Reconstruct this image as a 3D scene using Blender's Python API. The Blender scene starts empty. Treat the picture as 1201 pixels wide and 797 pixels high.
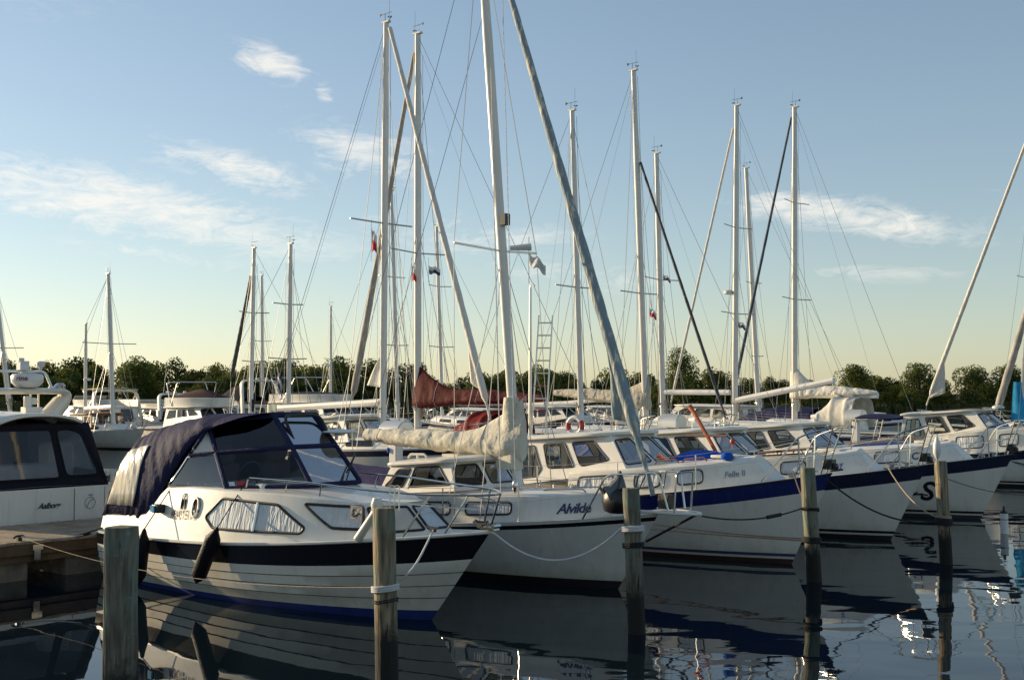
import bpy, bmesh, math, random
import numpy as np
from mathutils import Vector, Matrix, noise
from mathutils.geometry import tessellate_polygon

S = bpy.context.scene
COL = S.collection
PI = math.pi
R = math.radians
V = Vector

# ------------------------------------------------------------------ camera, sky, sun, exposure
F_PX, HORIZON, EYE = 1370.0, 461.0, 2.8          # photo is 1201 x 797
PITCH = math.atan((HORIZON - 398.5) / F_PX)
cam = bpy.data.cameras.new('camera')
cam.sensor_width = 36.0
cam.lens = F_PX / 1201 * 36
cam.clip_start, cam.clip_end = 0.1, 8000
co = bpy.data.objects.new('camera', cam)
COL.objects.link(co)
co.location = (0, 0, EYE)
co.rotation_euler = (PI / 2 + PITCH, 0, 0)
S.camera = co

SUN_DIR = V((-0.891, 0.454, 0)).normalized()         # towards the sun, on the ground plane
SUN_EL = R(11.5)
SKY_STRENGTH = 0.15
W = bpy.data.worlds.new('World')
S.world = W
W.use_nodes = True


def build_sky():
    nt = W.node_tree
    nt.nodes.clear()
    N = nt.nodes.new
    L = nt.links.new
    out = N('ShaderNodeOutputWorld')
    bg = N('ShaderNodeBackground')
    bg.inputs['Strength'].default_value = SKY_STRENGTH
    sky = N('ShaderNodeTexSky')
    sky.sky_type = 'NISHITA'
    sky.sun_disc = False
    sky.sun_elevation = SUN_EL
    sky.sun_rotation = math.atan2(SUN_DIR.x, SUN_DIR.y)
    sky.air_density = 1.0
    sky.dust_density = 0.35
    sky.ozone_density = 1.0
    L(bg.outputs[0], out.inputs[0])

    def math_(op, a, b=None, clamp=False):
        n = N('ShaderNodeMath')
        n.operation = op
        n.use_clamp = clamp
        for i, v in enumerate((a, b)):
            if v is None:
                continue
            if isinstance(v, (int, float)):
                n.inputs[i].default_value = v
            else:
                L(v, n.inputs[i])
        return n.outputs[0]
    tc = N('ShaderNodeTexCoord')
    sep = N('ShaderNodeSeparateXYZ')
    L(tc.outputs['Generated'], sep.inputs[0])
    az = math_('ARCTAN2', sep.outputs[0], sep.outputs[1])
    el = math_('ARCSINE', sep.outputs[2])
    comb = N('ShaderNodeCombineXYZ')
    L(az, comb.inputs[0])
    L(el, comb.inputs[1])
    # streaky noise in azimuth / elevation
    mp = N('ShaderNodeMapping')
    mp.inputs['Rotation'].default_value = (0, 0, R(14))
    mp.inputs['Scale'].default_value = (6, 30, 1)
    L(comb.outputs[0], mp.inputs[0])
    no = N('ShaderNodeTexNoise')
    no.inputs['Scale'].default_value = 1.0
    no.inputs['Detail'].default_value = 9
    no.inputs['Roughness'].default_value = 0.68
    no.inputs['Distortion'].default_value = 0.6
    L(mp.outputs[0], no.inputs[0])
    mp2 = N('ShaderNodeMapping')
    mp2.inputs['Scale'].default_value = (30, 78, 1)
    mp2.inputs['Rotation'].default_value = (0, 0, R(20))
    L(comb.outputs[0], mp2.inputs[0])
    no2 = N('ShaderNodeTexNoise')
    no2.inputs['Detail'].default_value = 8
    no2.inputs['Roughness'].default_value = 0.7
    no2.inputs['Distortion'].default_value = 1.2
    no2.inputs['Scale'].default_value = 1.0
    L(mp2.outputs[0], no2.inputs[0])
    patches = [  # centre azimuth, elevation, half sizes, tilt, weight, offset (all in radians of sky)
        (-.33, .152, .215, .034, -9, 1.0), (-.235, .186, .10, .022, -12, .75), (-.207, .272, .042, .018, -14, 1.05),
        (-.161, .25, .016, .010, -35, .85), (-.125, .20, .075, .028, -10, .85), (-.03, .135, .13, .024, -6, .6),
        (.28, .146, .125, .021, -11, .95), (.225, .158, .055, .020, -8, .8), (-.20, .243, .02, .009, -15, .5), (.06, .10, .1, .016, -5, .5),
        (-.30, .115, .11, .012, -8, .55), (.29, .10, .10, .010, -4, .45), (-.42, .30, .25, .05, -10, .12), (.55, .12, .2, .03, -8, .7),
        (-.75, .2, .2, .05, -8, .8), (2.4, .3, .5, .12, 8, .7), (-2.2, .35, .5, .12, -8, .7)]
    total = None
    for (a0, e0, ra, re, tilt, wgt) in patches:
        m = N('ShaderNodeMapping')
        m.vector_type = 'TEXTURE'
        m.inputs['Location'].default_value = (a0, e0, 0)
        m.inputs['Rotation'].default_value = (0, 0, R(tilt))
        m.inputs['Scale'].default_value = (ra, re, 1)
        L(comb.outputs[0], m.inputs[0])
        ln = N('ShaderNodeVectorMath')
        ln.operation = 'LENGTH'
        L(m.outputs[0], ln.inputs[0])
        d = math_('SUBTRACT', 1.15, ln.outputs['Value'], True)
        d = math_('MULTIPLY', d, wgt)
        total = d if total is None else math_('MAXIMUM', total, d)
    mixn = math_('ADD', math_('MULTIPLY', no.outputs[0], 0.55), math_('MULTIPLY', no2.outputs[0], 0.45))
    dens = math_('MULTIPLY', math_('SUBTRACT', math_('ADD', mixn, math_('MULTIPLY', total, 0.22)), 0.555), 5.5, True)
    dens = math_('MULTIPLY', dens, math_('MINIMUM', math_('MULTIPLY', total, 1.2), 0.70), True)
    mix = N('ShaderNodeMix')
    mix.data_type = 'RGBA'
    L(dens, mix.inputs[0])
    hs = N('ShaderNodeHueSaturation')
    hs.inputs['Saturation'].default_value = .93
    hs.inputs['Value'].default_value = 1.0
    gm = N('ShaderNodeGamma')
    gm.inputs[1].default_value = 0.78
    L(sky.outputs[0], gm.inputs[0])
    L(gm.outputs[0], hs.inputs['Color'])
    tint = N('ShaderNodeMix')
    tint.data_type = 'RGBA'
    tint.blend_type = 'MULTIPLY'
    tint.inputs[0].default_value = 1.0
    tint.inputs[7].default_value = (.905, .975, 1.07, 1)
    L(hs.outputs[0], tint.inputs[6])
    L(tint.outputs[2], mix.inputs[6])
    mix.inputs[7].default_value = (5.3, 5.0, 4.5, 1)
    L(mix.outputs[2], bg.inputs[0])


build_sky()
sun = bpy.data.lights.new('sun', 'SUN')
sun.energy = 4.8
sun.angle = R(0.5)
sun.color = (1.0, 0.79, 0.51)
so = bpy.data.objects.new('sun', sun)
COL.objects.link(so)
sd = V((SUN_DIR.x * math.cos(SUN_EL), SUN_DIR.y * math.cos(SUN_EL), math.sin(SUN_EL)))
so.rotation_euler = sd.to_track_quat('Z', 'Y').to_euler()
so.location = sd * 200
vs = S.view_settings
vs.view_transform = 'Standard'
vs.look = 'None'
vs.exposure = 0.45
vs.gamma = 1.0
vs.use_curve_mapping = False
S.cycles.use_denoising = True
S.cycles.max_bounces = 8
S.cycles.transparent_max_bounces = 24
S.cycles.caustics_reflective = False
S.cycles.caustics_refractive = False


# ------------------------------------------------------------------ where things stand: rays of the photo meet a plane
def ray(px, py):
    a = (px - 600.5) / F_PX
    v = -(py - 398.5) / F_PX
    c, s = math.cos(PITCH), math.sin(PITCH)
    return V((a, c - s * v, s + c * v))


def at_z(px, py, z):
    r = ray(px, py)
    t = (z - EYE) / r.z
    return V((r.x * t, r.y * t, z))


def at_Y(px, py, Y):
    r = ray(px, py)
    t = Y / r.y
    return V((r.x * t, Y, EYE + r.z * t))


# ------------------------------------------------------------------ materials
MATS = {}


def mat(name, col, rough=0.5, metal=0.0, var=0.06, vscale=3.0, bump=0.0, bscale=20.0, coat=0.0, spec=0.5, grime=0.0, stretch=None, transl=0.0):
    m = bpy.data.materials.new(name)
    m.use_nodes = True
    nt = m.node_tree
    b = nt.nodes['Principled BSDF']
    b.inputs['Roughness'].default_value = rough
    b.inputs['Metallic'].default_value = metal
    b.inputs['Coat Weight'].default_value = coat
    b.inputs['Coat Roughness'].default_value = 0.06
    b.inputs['Specular IOR Level'].default_value = spec
    tc = nt.nodes.new('ShaderNodeTexCoord')
    src = tc.outputs['Object']
    if stretch:
        mp = nt.nodes.new('ShaderNodeMapping')
        mp.inputs['Scale'].default_value = stretch
        nt.links.new(src, mp.inputs[0])
        src = mp.outputs[0]
    no = nt.nodes.new('ShaderNodeTexNoise')
    no.inputs['Scale'].default_value = vscale
    no.inputs['Detail'].default_value = 6
    no.inputs['Roughness'].default_value = 0.62
    nt.links.new(src, no.inputs[0])
    cr = nt.nodes.new('ShaderNodeValToRGB')
    cr.color_ramp.elements[0].position = 0.3
    cr.color_ramp.elements[1].position = 0.7
    lo = [max(0, c * (1 - var * 1.6 - grime)) for c in col]
    hi = [min(1, c * (1 + var)) for c in col]
    cr.color_ramp.elements[0].color = (*lo, 1)
    cr.color_ramp.elements[1].color = (*hi, 1)
    nt.links.new(no.outputs[0], cr.inputs[0])
    nt.links.new(cr.outputs[0], b.inputs['Base Color'])
    if bump:
        n2 = nt.nodes.new('ShaderNodeTexNoise')
        n2.inputs['Scale'].default_value = bscale
        n2.inputs['Detail'].default_value = 5
        nt.links.new(src, n2.inputs[0])
        bp = nt.nodes.new('ShaderNodeBump')
        bp.inputs['Strength'].default_value = bump
        bp.inputs['Distance'].default_value = 0.055
        nt.links.new(n2.outputs[0], bp.inputs['Height'])
        nt.links.new(bp.outputs[0], b.inputs['Normal'])
    if transl:
        tr = nt.nodes.new('ShaderNodeBsdfTranslucent')
        tr.inputs[0].default_value = (*hi, 1)
        mx = nt.nodes.new('ShaderNodeMixShader')
        mx.inputs[0].default_value = transl
        nt.links.new(b.outputs[0], mx.inputs[1])
        nt.links.new(tr.outputs[0], mx.inputs[2])
        nt.links.new(mx.outputs[0], nt.nodes['Material Output'].inputs[0])
    MATS[name] = m
    return m


def glass(name, tint, gloss=1.0):
    m = bpy.data.materials.new(name)
    m.use_nodes = True
    nt = m.node_tree
    nt.nodes.clear()
    o = nt.nodes.new('ShaderNodeOutputMaterial')
    t = nt.nodes.new('ShaderNodeBsdfTransparent')
    t.inputs[0].default_value = (*tint, 1)
    g = nt.nodes.new('ShaderNodeBsdfGlossy')
    g.inputs['Roughness'].default_value = 0.03
    f = nt.nodes.new('ShaderNodeFresnel')
    f.inputs[0].default_value = 1.5
    tc = nt.nodes.new('ShaderNodeTexCoord')
    no = nt.nodes.new('ShaderNodeTexNoise')
    no.inputs['Scale'].default_value = 3
    nt.links.new(tc.outputs['Object'], no.inputs[0])
    bp = nt.nodes.new('ShaderNodeBump')
    bp.inputs['Strength'].default_value = 0.03
    bp.inputs['Distance'].default_value = 0.02
    nt.links.new(no.outputs[0], bp.inputs['Height'])
    nt.links.new(bp.outputs[0], g.inputs['Normal'])
    mx = nt.nodes.new('ShaderNodeMixShader')
    fm = nt.nodes.new('ShaderNodeMath')
    fm.operation = 'MULTIPLY'
    fm.inputs[1].default_value = gloss
    nt.links.new(f.outputs[0], fm.inputs[0])
    nt.links.new(fm.outputs[0], mx.inputs[0])
    nt.links.new(t.outputs[0], mx.inputs[1])
    nt.links.new(g.outputs[0], mx.inputs[2])
    nt.links.new(mx.outputs[0], o.inputs[0])
    MATS[name] = m
    return m


mat('gelcoat', (.80, .76, .67), .28, var=.03, vscale=1.3, coat=.25, grime=.05)
mat('gelcoat_cream', (.74, .69, .57), .3, var=.03, vscale=1.3, coat=.25, grime=.05)
mat('gelcoat_grey', (.70, .68, .61), .35, var=.04, coat=.15, grime=.06)
mat('deck_white', (.66, .65, .60), .55, var=.05, vscale=4, bump=.15, bscale=60, grime=.06)
mat('navy', (.012, .016, .045), .22, var=.1, coat=.2)
mat('royal_stripe', (.011, .022, .125), .25, var=.08, coat=.2)
mat('black_band', (.008, .009, .014), .22, coat=.25)
mat('antifoul_blue', (.012, .03, .17), .6, var=.15, grime=.15)
mat('antifoul_black', (.012, .011, .012), .6, var=.2)
mat('antifoul_red', (.045, .02, .02), .6, var=.2)
mat('groove', (.06, .06, .06), .6)
mat('rubber', (.012, .012, .013), .55)
mat('fender_black', (.008, .008, .012), .6, bump=.2, bscale=30, spec=.15)
mat('steel', (.62, .60, .56), .16, metal=1.0, var=.04)
mat('alloy', (.70, .68, .63), .30, metal=.55, var=.04, vscale=1.5)
mat('mast_white', (.74, .71, .64), .35, var=.04, vscale=2)
mat('boom_white', (.76, .74, .69), .35, var=.04)
mat('wire', (.30, .30, .29), .4, metal=.6)
mat('wire_pale', (.55, .55, .52), .4, metal=.4)
mat('dark_glass', (.012, .014, .016), .04, spec=.6)
mat('brown_glass', (.04, .028, .02), .05, spec=.6)
glass('clear_glass', (.82, .84, .82), .6)
glass('tinted_glass', (.70, .72, .72), .8)
glass('vinyl_clear', (.60, .62, .66), 1.3)
glass('side_glass', (.66, .68, .64), 2.2)
mat('vinyl_milky', (.78, .74, .64), .22, var=.03, bump=.35, bscale=3.5, coat=.4, stretch=(3, 3, .5), transl=.25)
mat('curtain', (.60, .62, .62), .8, var=.06, vscale=2, coat=.8)
mat('curtain_pale', (.60, .56, .47), .8, var=.1, vscale=6, coat=.7)
mat('canvas_navy', (.022, .025, .072), .75, var=.12, bump=.25, bscale=14, spec=.12)
mat('canvas_cream', (.64, .60, .49), .8, var=.07, bump=.7, bscale=7, spec=.12)
mat('canvas_sand', (.52, .47, .37), .8, var=.08, bump=.7, bscale=7, spec=.12)
mat('canvas_white', (.70, .67, .58), .75, var=.06, bump=.3, bscale=9, spec=.12)
mat('canvas_maroon', (.085, .012, .013), .75, var=.15, bump=.3, bscale=9, spec=.12)
mat('canvas_red', (.22, .022, .018), .75, var=.12, bump=.3, bscale=9, spec=.12)
mat('canvas_blue', (.012, .10, .50), .7, var=.15, bump=.3, bscale=7, spec=.12)
mat('canvas_turquoise', (.03, .30, .55), .7, var=.2, bump=.3, bscale=7, spec=.12)
mat('canvas_purple', (.045, .037, .10), .75, var=.12, bump=.3, bscale=8, spec=.12)
mat('canvas_black', (.014, .014, .02), .8, var=.15, bump=.3, bscale=8, spec=.12)
mat('canvas_brown', (.085, .04, .03), .8, var=.15, bump=.3, bscale=8, spec=.12)
mat('sail_white', (.72, .69, .61), .7, var=.05, bump=.5, bscale=3)
mat('sail_grey', (.36, .34, .30), .75, var=.22, vscale=2, bump=.5, bscale=4)
mat('sail_blue_strip', (.075, .10, .13), .7, var=.2, vscale=3, bump=.4, bscale=4)
mat('teak', (.24, .105, .045), .45, var=.2, vscale=5, stretch=(1, 8, 8), coat=.2)
mat('oar_orange', (.42, .085, .02), .35, var=.15, coat=.4)
mat('black_plastic', (.012, .012, .013), .4)
mat('white_plastic', (.70, .70, .67), .4)
mat('red_plastic', (.40, .045, .03), .45)
mat('flag_red', (.50, .03, .03), .8)
mat('flag_navy', (.03, .04, .12), .8)
mat('flag_white', (.72, .72, .70), .8)
mat('lettering_navy', (.02, .03, .10), .4)
mat('lettering_black', (.012, .012, .014), .4)
mat('lettering_blue', (.05, .13, .42), .4)
mat('lettering_grey', (.22, .26, .34), .4)
mat('lettering_maroon', (.20, .02, .03), .4)
mat('rope_white', (.62, .62, .60), .8, bump=.5, bscale=90)
mat('rope_black', (.012, .012, .014), .8, bump=.5, bscale=90)
mat('rope_tan', (.42, .33, .22), .85, bump=.5, bscale=90)
mat('rope_blue', (.18, .36, .50), .8, bump=.5, bscale=90)
mat('rope_brown', (.11, .085, .065), .85, bump=.5, bscale=90)
mat('concrete', (.19, .155, .115), .9, var=.25, vscale=4, bump=.5, bscale=12)
mat('pier_board', (.37, .28, .18), .85, var=.25, vscale=3, bump=.4, bscale=25, stretch=(1, 1, 1))
mat('pier_beam', (.13, .08, .042), .9, var=.3, vscale=2, bump=.5, bscale=10)
mat('interior_dark', (.06, .055, .05), .7)
mat('interior_grey', (.25, .24, .22), .7)
mat('ground', (.05, .055, .022), .95, var=.3, vscale=.2)
mat('bag_grey', (.13, .14, .15), .6, bump=.4, bscale=12)


def curtain_material():
    m = MATS['curtain']
    nt = m.node_tree
    tc = nt.nodes.new('ShaderNodeTexCoord')
    mp = nt.nodes.new('ShaderNodeMapping')
    mp.inputs['Scale'].default_value = (1, .6, .12)
    nt.links.new(tc.outputs['Object'], mp.inputs[0])
    wv = nt.nodes.new('ShaderNodeTexNoise')
    wv.inputs['Scale'].default_value = 15
    wv.inputs['Detail'].default_value = 2
    nt.links.new(mp.outputs[0], wv.inputs[0])
    bp = nt.nodes.new('ShaderNodeBump')
    bp.inputs['Strength'].default_value = 1.0
    bp.inputs['Distance'].default_value = 0.055
    nt.links.new(wv.outputs[0], bp.inputs['Height'])
    wv.inputs['Distortion'].default_value = .8
    nt.links.new(bp.outputs[0], nt.nodes['Principled BSDF'].inputs['Normal'])


curtain_material()


def hull_dirt(name, k=1.0):
    """Old gelcoat: faint run-off streaks and a yellowish scum line just above the water."""
    m = MATS[name]
    nt = m.node_tree
    N, L = nt.nodes.new, nt.links.new
    b = nt.nodes['Principled BSDF']
    old = b.inputs['Base Color'].links[0].from_socket
    tc = N('ShaderNodeTexCoord')
    mp = N('ShaderNodeMapping')
    mp.inputs['Scale'].default_value = (7, 7, .55)
    L(tc.outputs['Object'], mp.inputs[0])
    n = N('ShaderNodeTexNoise')
    n.inputs['Scale'].default_value = 1.4
    n.inputs['Detail'].default_value = 7
    n.inputs['Roughness'].default_value = .65
    L(mp.outputs[0], n.inputs[0])
    r = N('ShaderNodeMapRange')
    r.inputs['From Min'].default_value = .52
    r.inputs['From Max'].default_value = .78
    r.inputs['To Max'].default_value = .42 * k
    L(n.outputs[0], r.inputs[0])
    m1 = N('ShaderNodeMix')
    m1.data_type = 'RGBA'
    L(r.outputs[0], m1.inputs[0])
    L(old, m1.inputs[6])
    m1.inputs[7].default_value = (.40, .36, .27, 1)
    sp = N('ShaderNodeSeparateXYZ')
    L(tc.outputs['Object'], sp.inputs[0])
    n2 = N('ShaderNodeTexNoise')
    n2.inputs['Scale'].default_value = 5
    n2.inputs['Detail'].default_value = 6
    L(tc.outputs['Object'], n2.inputs[0])
    ad = N('ShaderNodeMath')
    ad.operation = 'MULTIPLY_ADD'
    L(n2.outputs[0], ad.inputs[0])
    ad.inputs[1].default_value = -.35
    L(sp.outputs[2], ad.inputs[2])
    r2 = N('ShaderNodeMapRange')
    r2.inputs['From Min'].default_value = -.06
    r2.inputs['From Max'].default_value = .16
    r2.inputs['To Min'].default_value = .55 * k
    r2.inputs['To Max'].default_value = 0
    L(ad.outputs[0], r2.inputs[0])
    m2 = N('ShaderNodeMix')
    m2.data_type = 'RGBA'
    L(r2.outputs[0], m2.inputs[0])
    L(m1.outputs[2], m2.inputs[6])
    m2.inputs[7].default_value = (.36, .32, .20, 1)
    L(m2.outputs[2], b.inputs['Base Color'])
    rr = N('ShaderNodeMapRange')
    rr.inputs['To Min'].default_value = .22
    rr.inputs['To Max'].default_value = .5
    L(n2.outputs[0], rr.inputs[0])
    L(rr.outputs[0], b.inputs['Roughness'])


hull_dirt('gelcoat', .8)
hull_dirt('gelcoat_grey', .9)
hull_dirt('navy', .18)
hull_dirt('royal_stripe', .18)


def timber(name, col, dark, wet):
    """Weathered round timber; a tide stain near the water, grey green streaks along the grain."""
    m = bpy.data.materials.new(name)
    m.use_nodes = True
    nt = m.node_tree
    b = nt.nodes['Principled BSDF']
    b.inputs['Roughness'].default_value = .85
    N, L = nt.nodes.new, nt.links.new
    tc = N('ShaderNodeTexCoord')
    mp = N('ShaderNodeMapping')
    mp.inputs['Scale'].default_value = (14, 14, 1.1)
    L(tc.outputs['Object'], mp.inputs[0])
    n1 = N('ShaderNodeTexNoise')
    n1.inputs['Scale'].default_value = 1.6
    n1.inputs['Detail'].default_value = 8
    L(mp.outputs[0], n1.inputs[0])
    r1 = N('ShaderNodeValToRGB')
    r1.color_ramp.elements[0].position = .34
    r1.color_ramp.elements[1].position = .66
    r1.color_ramp.elements[0].color = (*dark, 1)
    r1.color_ramp.elements[1].color = (*col, 1)
    L(n1.outputs[0], r1.inputs[0])
    # pale green patina in patches
    n2 = N('ShaderNodeTexNoise')
    n2.inputs['Scale'].default_value = 2.2
    n2.inputs['Detail'].default_value = 5
    L(tc.outputs['Object'], n2.inputs[0])
    r2 = N('ShaderNodeValToRGB')
    r2.color_ramp.elements[0].position = .5
    r2.color_ramp.elements[1].position = .68
    L(n2.outputs[0], r2.inputs[0])
    mx = N('ShaderNodeMix')
    mx.data_type = 'RGBA'
    L(r2.outputs[0], mx.inputs[0])
    L(r1.outputs[0], mx.inputs[6])
    mx.inputs[7].default_value = (.16, .22, .18, 1)
    # tide stain
    sp = N('ShaderNodeSeparateXYZ')
    L(tc.outputs['Object'], sp.inputs[0])
    n3 = N('ShaderNodeTexNoise')
    n3.inputs['Scale'].default_value = 9
    n3.inputs['Detail'].default_value = 6
    L(tc.outputs['Object'], n3.inputs[0])
    ad = N('ShaderNodeMath')
    ad.operation = 'MULTIPLY_ADD'
    L(n3.outputs[0], ad.inputs[0])
    ad.inputs[1].default_value = -.5
    L(sp.outputs[2], ad.inputs[2])
    mr = N('ShaderNodeMapRange')
    mr.inputs['From Min'].default_value = wet - .25
    mr.inputs['From Max'].default_value = wet - .05
    mr.inputs['To Min'].default_value = 1
    mr.inputs['To Max'].default_value = 0
    L(ad.outputs[0], mr.inputs[0])
    m2 = N('ShaderNodeMix')
    m2.data_type = 'RGBA'
    L(mr.outputs[0], m2.inputs[0])
    L(mx.outputs[2], m2.inputs[6])
    m2.inputs[7].default_value = (.012, .012, .009, 1)
    # long drying splits and a few pale droppings near the head
    mp4 = N('ShaderNodeMapping')
    mp4.inputs['Scale'].default_value = (22, 22, .9)
    L(tc.outputs['Object'], mp4.inputs[0])
    n4 = N('ShaderNodeTexNoise')
    n4.inputs['Scale'].default_value = 1.0
    n4.inputs['Detail'].default_value = 3
    L(mp4.outputs[0], n4.inputs[0])
    r4 = N('ShaderNodeMapRange')
    r4.inputs['From Min'].default_value = .66
    r4.inputs['From Max'].default_value = .70
    L(n4.outputs[0], r4.inputs[0])
    m4 = N('ShaderNodeMix')
    m4.data_type = 'RGBA'
    L(r4.outputs[0], m4.inputs[0])
    L(m2.outputs[2], m4.inputs[6])
    m4.inputs[7].default_value = (.02, .016, .012, 1)
    n5 = N('ShaderNodeTexNoise')
    n5.inputs['Scale'].default_value = 7
    n5.inputs['Detail'].default_value = 7
    n5.inputs['Distortion'].default_value = 1.0
    L(tc.outputs['Object'], n5.inputs[0])
    r5 = N('ShaderNodeMapRange')
    r5.inputs['From Min'].default_value = .66
    r5.inputs['From Max'].default_value = .72
    r5.inputs['To Max'].default_value = .7
    L(n5.outputs[0], r5.inputs[0])
    m5 = N('ShaderNodeMix')
    m5.data_type = 'RGBA'
    L(r5.outputs[0], m5.inputs[0])
    L(m4.outputs[2], m5.inputs[6])
    m5.inputs[7].default_value = (.30, .30, .26, 1)
    L(m5.outputs[2], b.inputs['Base Color'])
    bp = N('ShaderNodeBump')
    bp.inputs['Strength'].default_value = .9
    bp.inputs['Distance'].default_value = .02
    L(n1.outputs[0], bp.inputs['Height'])
    L(bp.outputs[0], b.inputs['Normal'])
    MATS[name] = m


timber('pile_grey', (.19, .18, .135), (.065, .06, .042), .42)
timber('pile_brown', (.34, .27, .17), (.08, .06, .036), .42)
timber('pile_green', (.24, .235, .165), (.09, .085, .055), .42)


def furl_material(name, a, b_):
    """Furled jib: a dark protection strip wound round a pale sail, cream showing in torn streaks."""
    m = bpy.data.materials.new(name)
    m.use_nodes = True
    nt = m.node_tree
    b = nt.nodes['Principled BSDF']
    b.inputs['Roughness'].default_value = .75
    N, L = nt.nodes.new, nt.links.new
    tc = N('ShaderNodeTexCoord')
    mp = N('ShaderNodeMapping')
    mp.inputs['Scale'].default_value = (9, 9, 1.3)
    mp.inputs['Rotation'].default_value = (0, R(20), 0)
    L(tc.outputs['Object'], mp.inputs[0])
    n = N('ShaderNodeTexNoise')
    n.inputs['Scale'].default_value = 1.6
    n.inputs['Detail'].default_value = 8
    n.inputs['Roughness'].default_value = .65
    L(mp.outputs[0], n.inputs[0])
    r = N('ShaderNodeValToRGB')
    r.color_ramp.elements[0].position = .53
    r.color_ramp.elements[1].position = .60
    r.color_ramp.elements[0].color = (*a, 1)
    r.color_ramp.elements[1].color = (*b_, 1)
    L(n.outputs[0], r.inputs[0])
    L(r.outputs[0], b.inputs['Base Color'])
    bp = N('ShaderNodeBump')
    bp.inputs['Strength'].default_value = .6
    bp.inputs['Distance'].default_value = .05
    L(n.outputs[0], bp.inputs['Height'])
    L(bp.outputs[0], b.inputs['Normal'])
    MATS[name] = m


furl_material('furl_pale_blue', (.24, .30, .32), (.66, .60, .47))
furl_material('furl_grey', (.33, .31, .28), (.52, .47, .38))
furl_material('furl_white', (.66, .63, .56), (.72, .68, .6))
furl_material('furl_blue', (.045, .07, .10), (.11, .14, .17))
furl_material('furl_dark', (.05, .055, .06), (.12, .12, .12))


def foliage(name, c0, c1, c2):
    m = bpy.data.materials.new(name)
    m.use_nodes = True
    nt = m.node_tree
    b = nt.nodes['Principled BSDF']
    b.inputs['Roughness'].default_value = .75
    b.inputs['Specular IOR Level'].default_value = .2
    N, L = nt.nodes.new, nt.links.new
    tc = N('ShaderNodeTexCoord')
    n = N('ShaderNodeTexNoise')
    n.inputs['Scale'].default_value = .17
    n.inputs['Detail'].default_value = 5
    n.inputs['Roughness'].default_value = .55
    L(tc.outputs['Object'], n.inputs[0])
    r = N('ShaderNodeValToRGB')
    r.color_ramp.elements[0].position = .3
    r.color_ramp.elements[1].position = .72
    e = r.color_ramp.elements.new(.5)
    r.color_ramp.elements[0].color = (*c0, 1)
    e.color = (*c1, 1)
    r.color_ramp.elements[2].color = (*c2, 1)
    L(n.outputs[0], r.inputs[0])
    L(r.outputs[0], b.inputs['Base Color'])
    tr = N('ShaderNodeBsdfTranslucent')
    L(r.outputs[0], tr.inputs[0])
    mx = N('ShaderNodeMixShader')
    mx.inputs[0].default_value = .4
    L(b.outputs[0], mx.inputs[1])
    L(tr.outputs[0], mx.inputs[2])
    L(mx.outputs[0], nt.nodes['Material Output'].inputs[0])
    MATS[name] = m


foliage('leaf_green', (.038, .056, .013), (.095, .12, .024), (.20, .19, .04))
foliage('reed_green', (.07, .075, .025), (.10, .10, .035), (.15, .135, .055))
mat('bark', (.09, .07, .05), .9, var=.3)


def water_material():
    m = bpy.data.materials.new('water')
    m.use_nodes = True
    nt = m.node_tree
    b = nt.nodes['Principled BSDF']
    b.inputs['Base Color'].default_value = (.006, .012, .016, 1)
    b.inputs['Roughness'].default_value = .015
    b.inputs['IOR'].default_value = 1.33
    N, L = nt.nodes.new, nt.links.new
    tc = N('ShaderNodeTexCoord')

    def nz(sx, sy, rot, detail, dist=0.0):
        mp = N('ShaderNodeMapping')
        mp.inputs['Scale'].default_value = (sx, sy, 1)
        mp.inputs['Rotation'].default_value = (0, 0, R(rot))
        L(tc.outputs['Object'], mp.inputs[0])
        n = N('ShaderNodeTexNoise')
        n.inputs['Scale'].default_value = 1
        n.inputs['Detail'].default_value = detail
        n.inputs['Distortion'].default_value = dist
        L(mp.outputs[0], n.inputs[0])
        return n.outputs[0]
    a = nz(.75, 1.35, 12, 1.2, .3)
    c = nz(2.2, 5.0, -8, 2, .4)
    # breeze: calm in the shelter of the hulls, livelier towards open water
    g = nz(.09, .12, 0, 2)
    mr = N('ShaderNodeMapRange')
    mr.inputs['From Min'].default_value = .38
    mr.inputs['From Max'].default_value = .68
    mr.inputs['To Min'].default_value = .25
    mr.inputs['To Max'].default_value = 1.0
    L(g, mr.inputs[0])
    mu = N('ShaderNodeMath')
    mu.operation = 'MULTIPLY_ADD'
    L(c, mu.inputs[0])
    mu.inputs[1].default_value = .07
    L(a, mu.inputs[2])
    sx = N('ShaderNodeSeparateXYZ')
    L(tc.outputs['Object'], sx.inputs[0])
    lee = N('ShaderNodeMapRange')          # sheltered between pier and hulls, open to the right
    lee.inputs['From Min'].default_value = -2.5
    lee.inputs['From Max'].default_value = 6.0
    lee.inputs['To Min'].default_value = .30
    lee.inputs['To Max'].default_value = 1.5
    L(sx.outputs[0], lee.inputs[0])
    ml = N('ShaderNodeMath')
    ml.operation = 'MULTIPLY'
    L(mr.outputs[0], ml.inputs[0])
    L(lee.outputs[0], ml.inputs[1])
    mm = N('ShaderNodeMath')
    mm.operation = 'MULTIPLY'
    L(mu.outputs[0], mm.inputs[0])
    L(ml.outputs[0], mm.inputs[1])
    bp = N('ShaderNodeBump')
    bp.inputs['Strength'].default_value = 1.0
    bp.inputs['Distance'].default_value = .014
    L(mm.outputs[0], bp.inputs['Height'])
    L(bp.outputs[0], b.inputs['Normal'])
    MATS['water'] = m


water_material()


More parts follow.
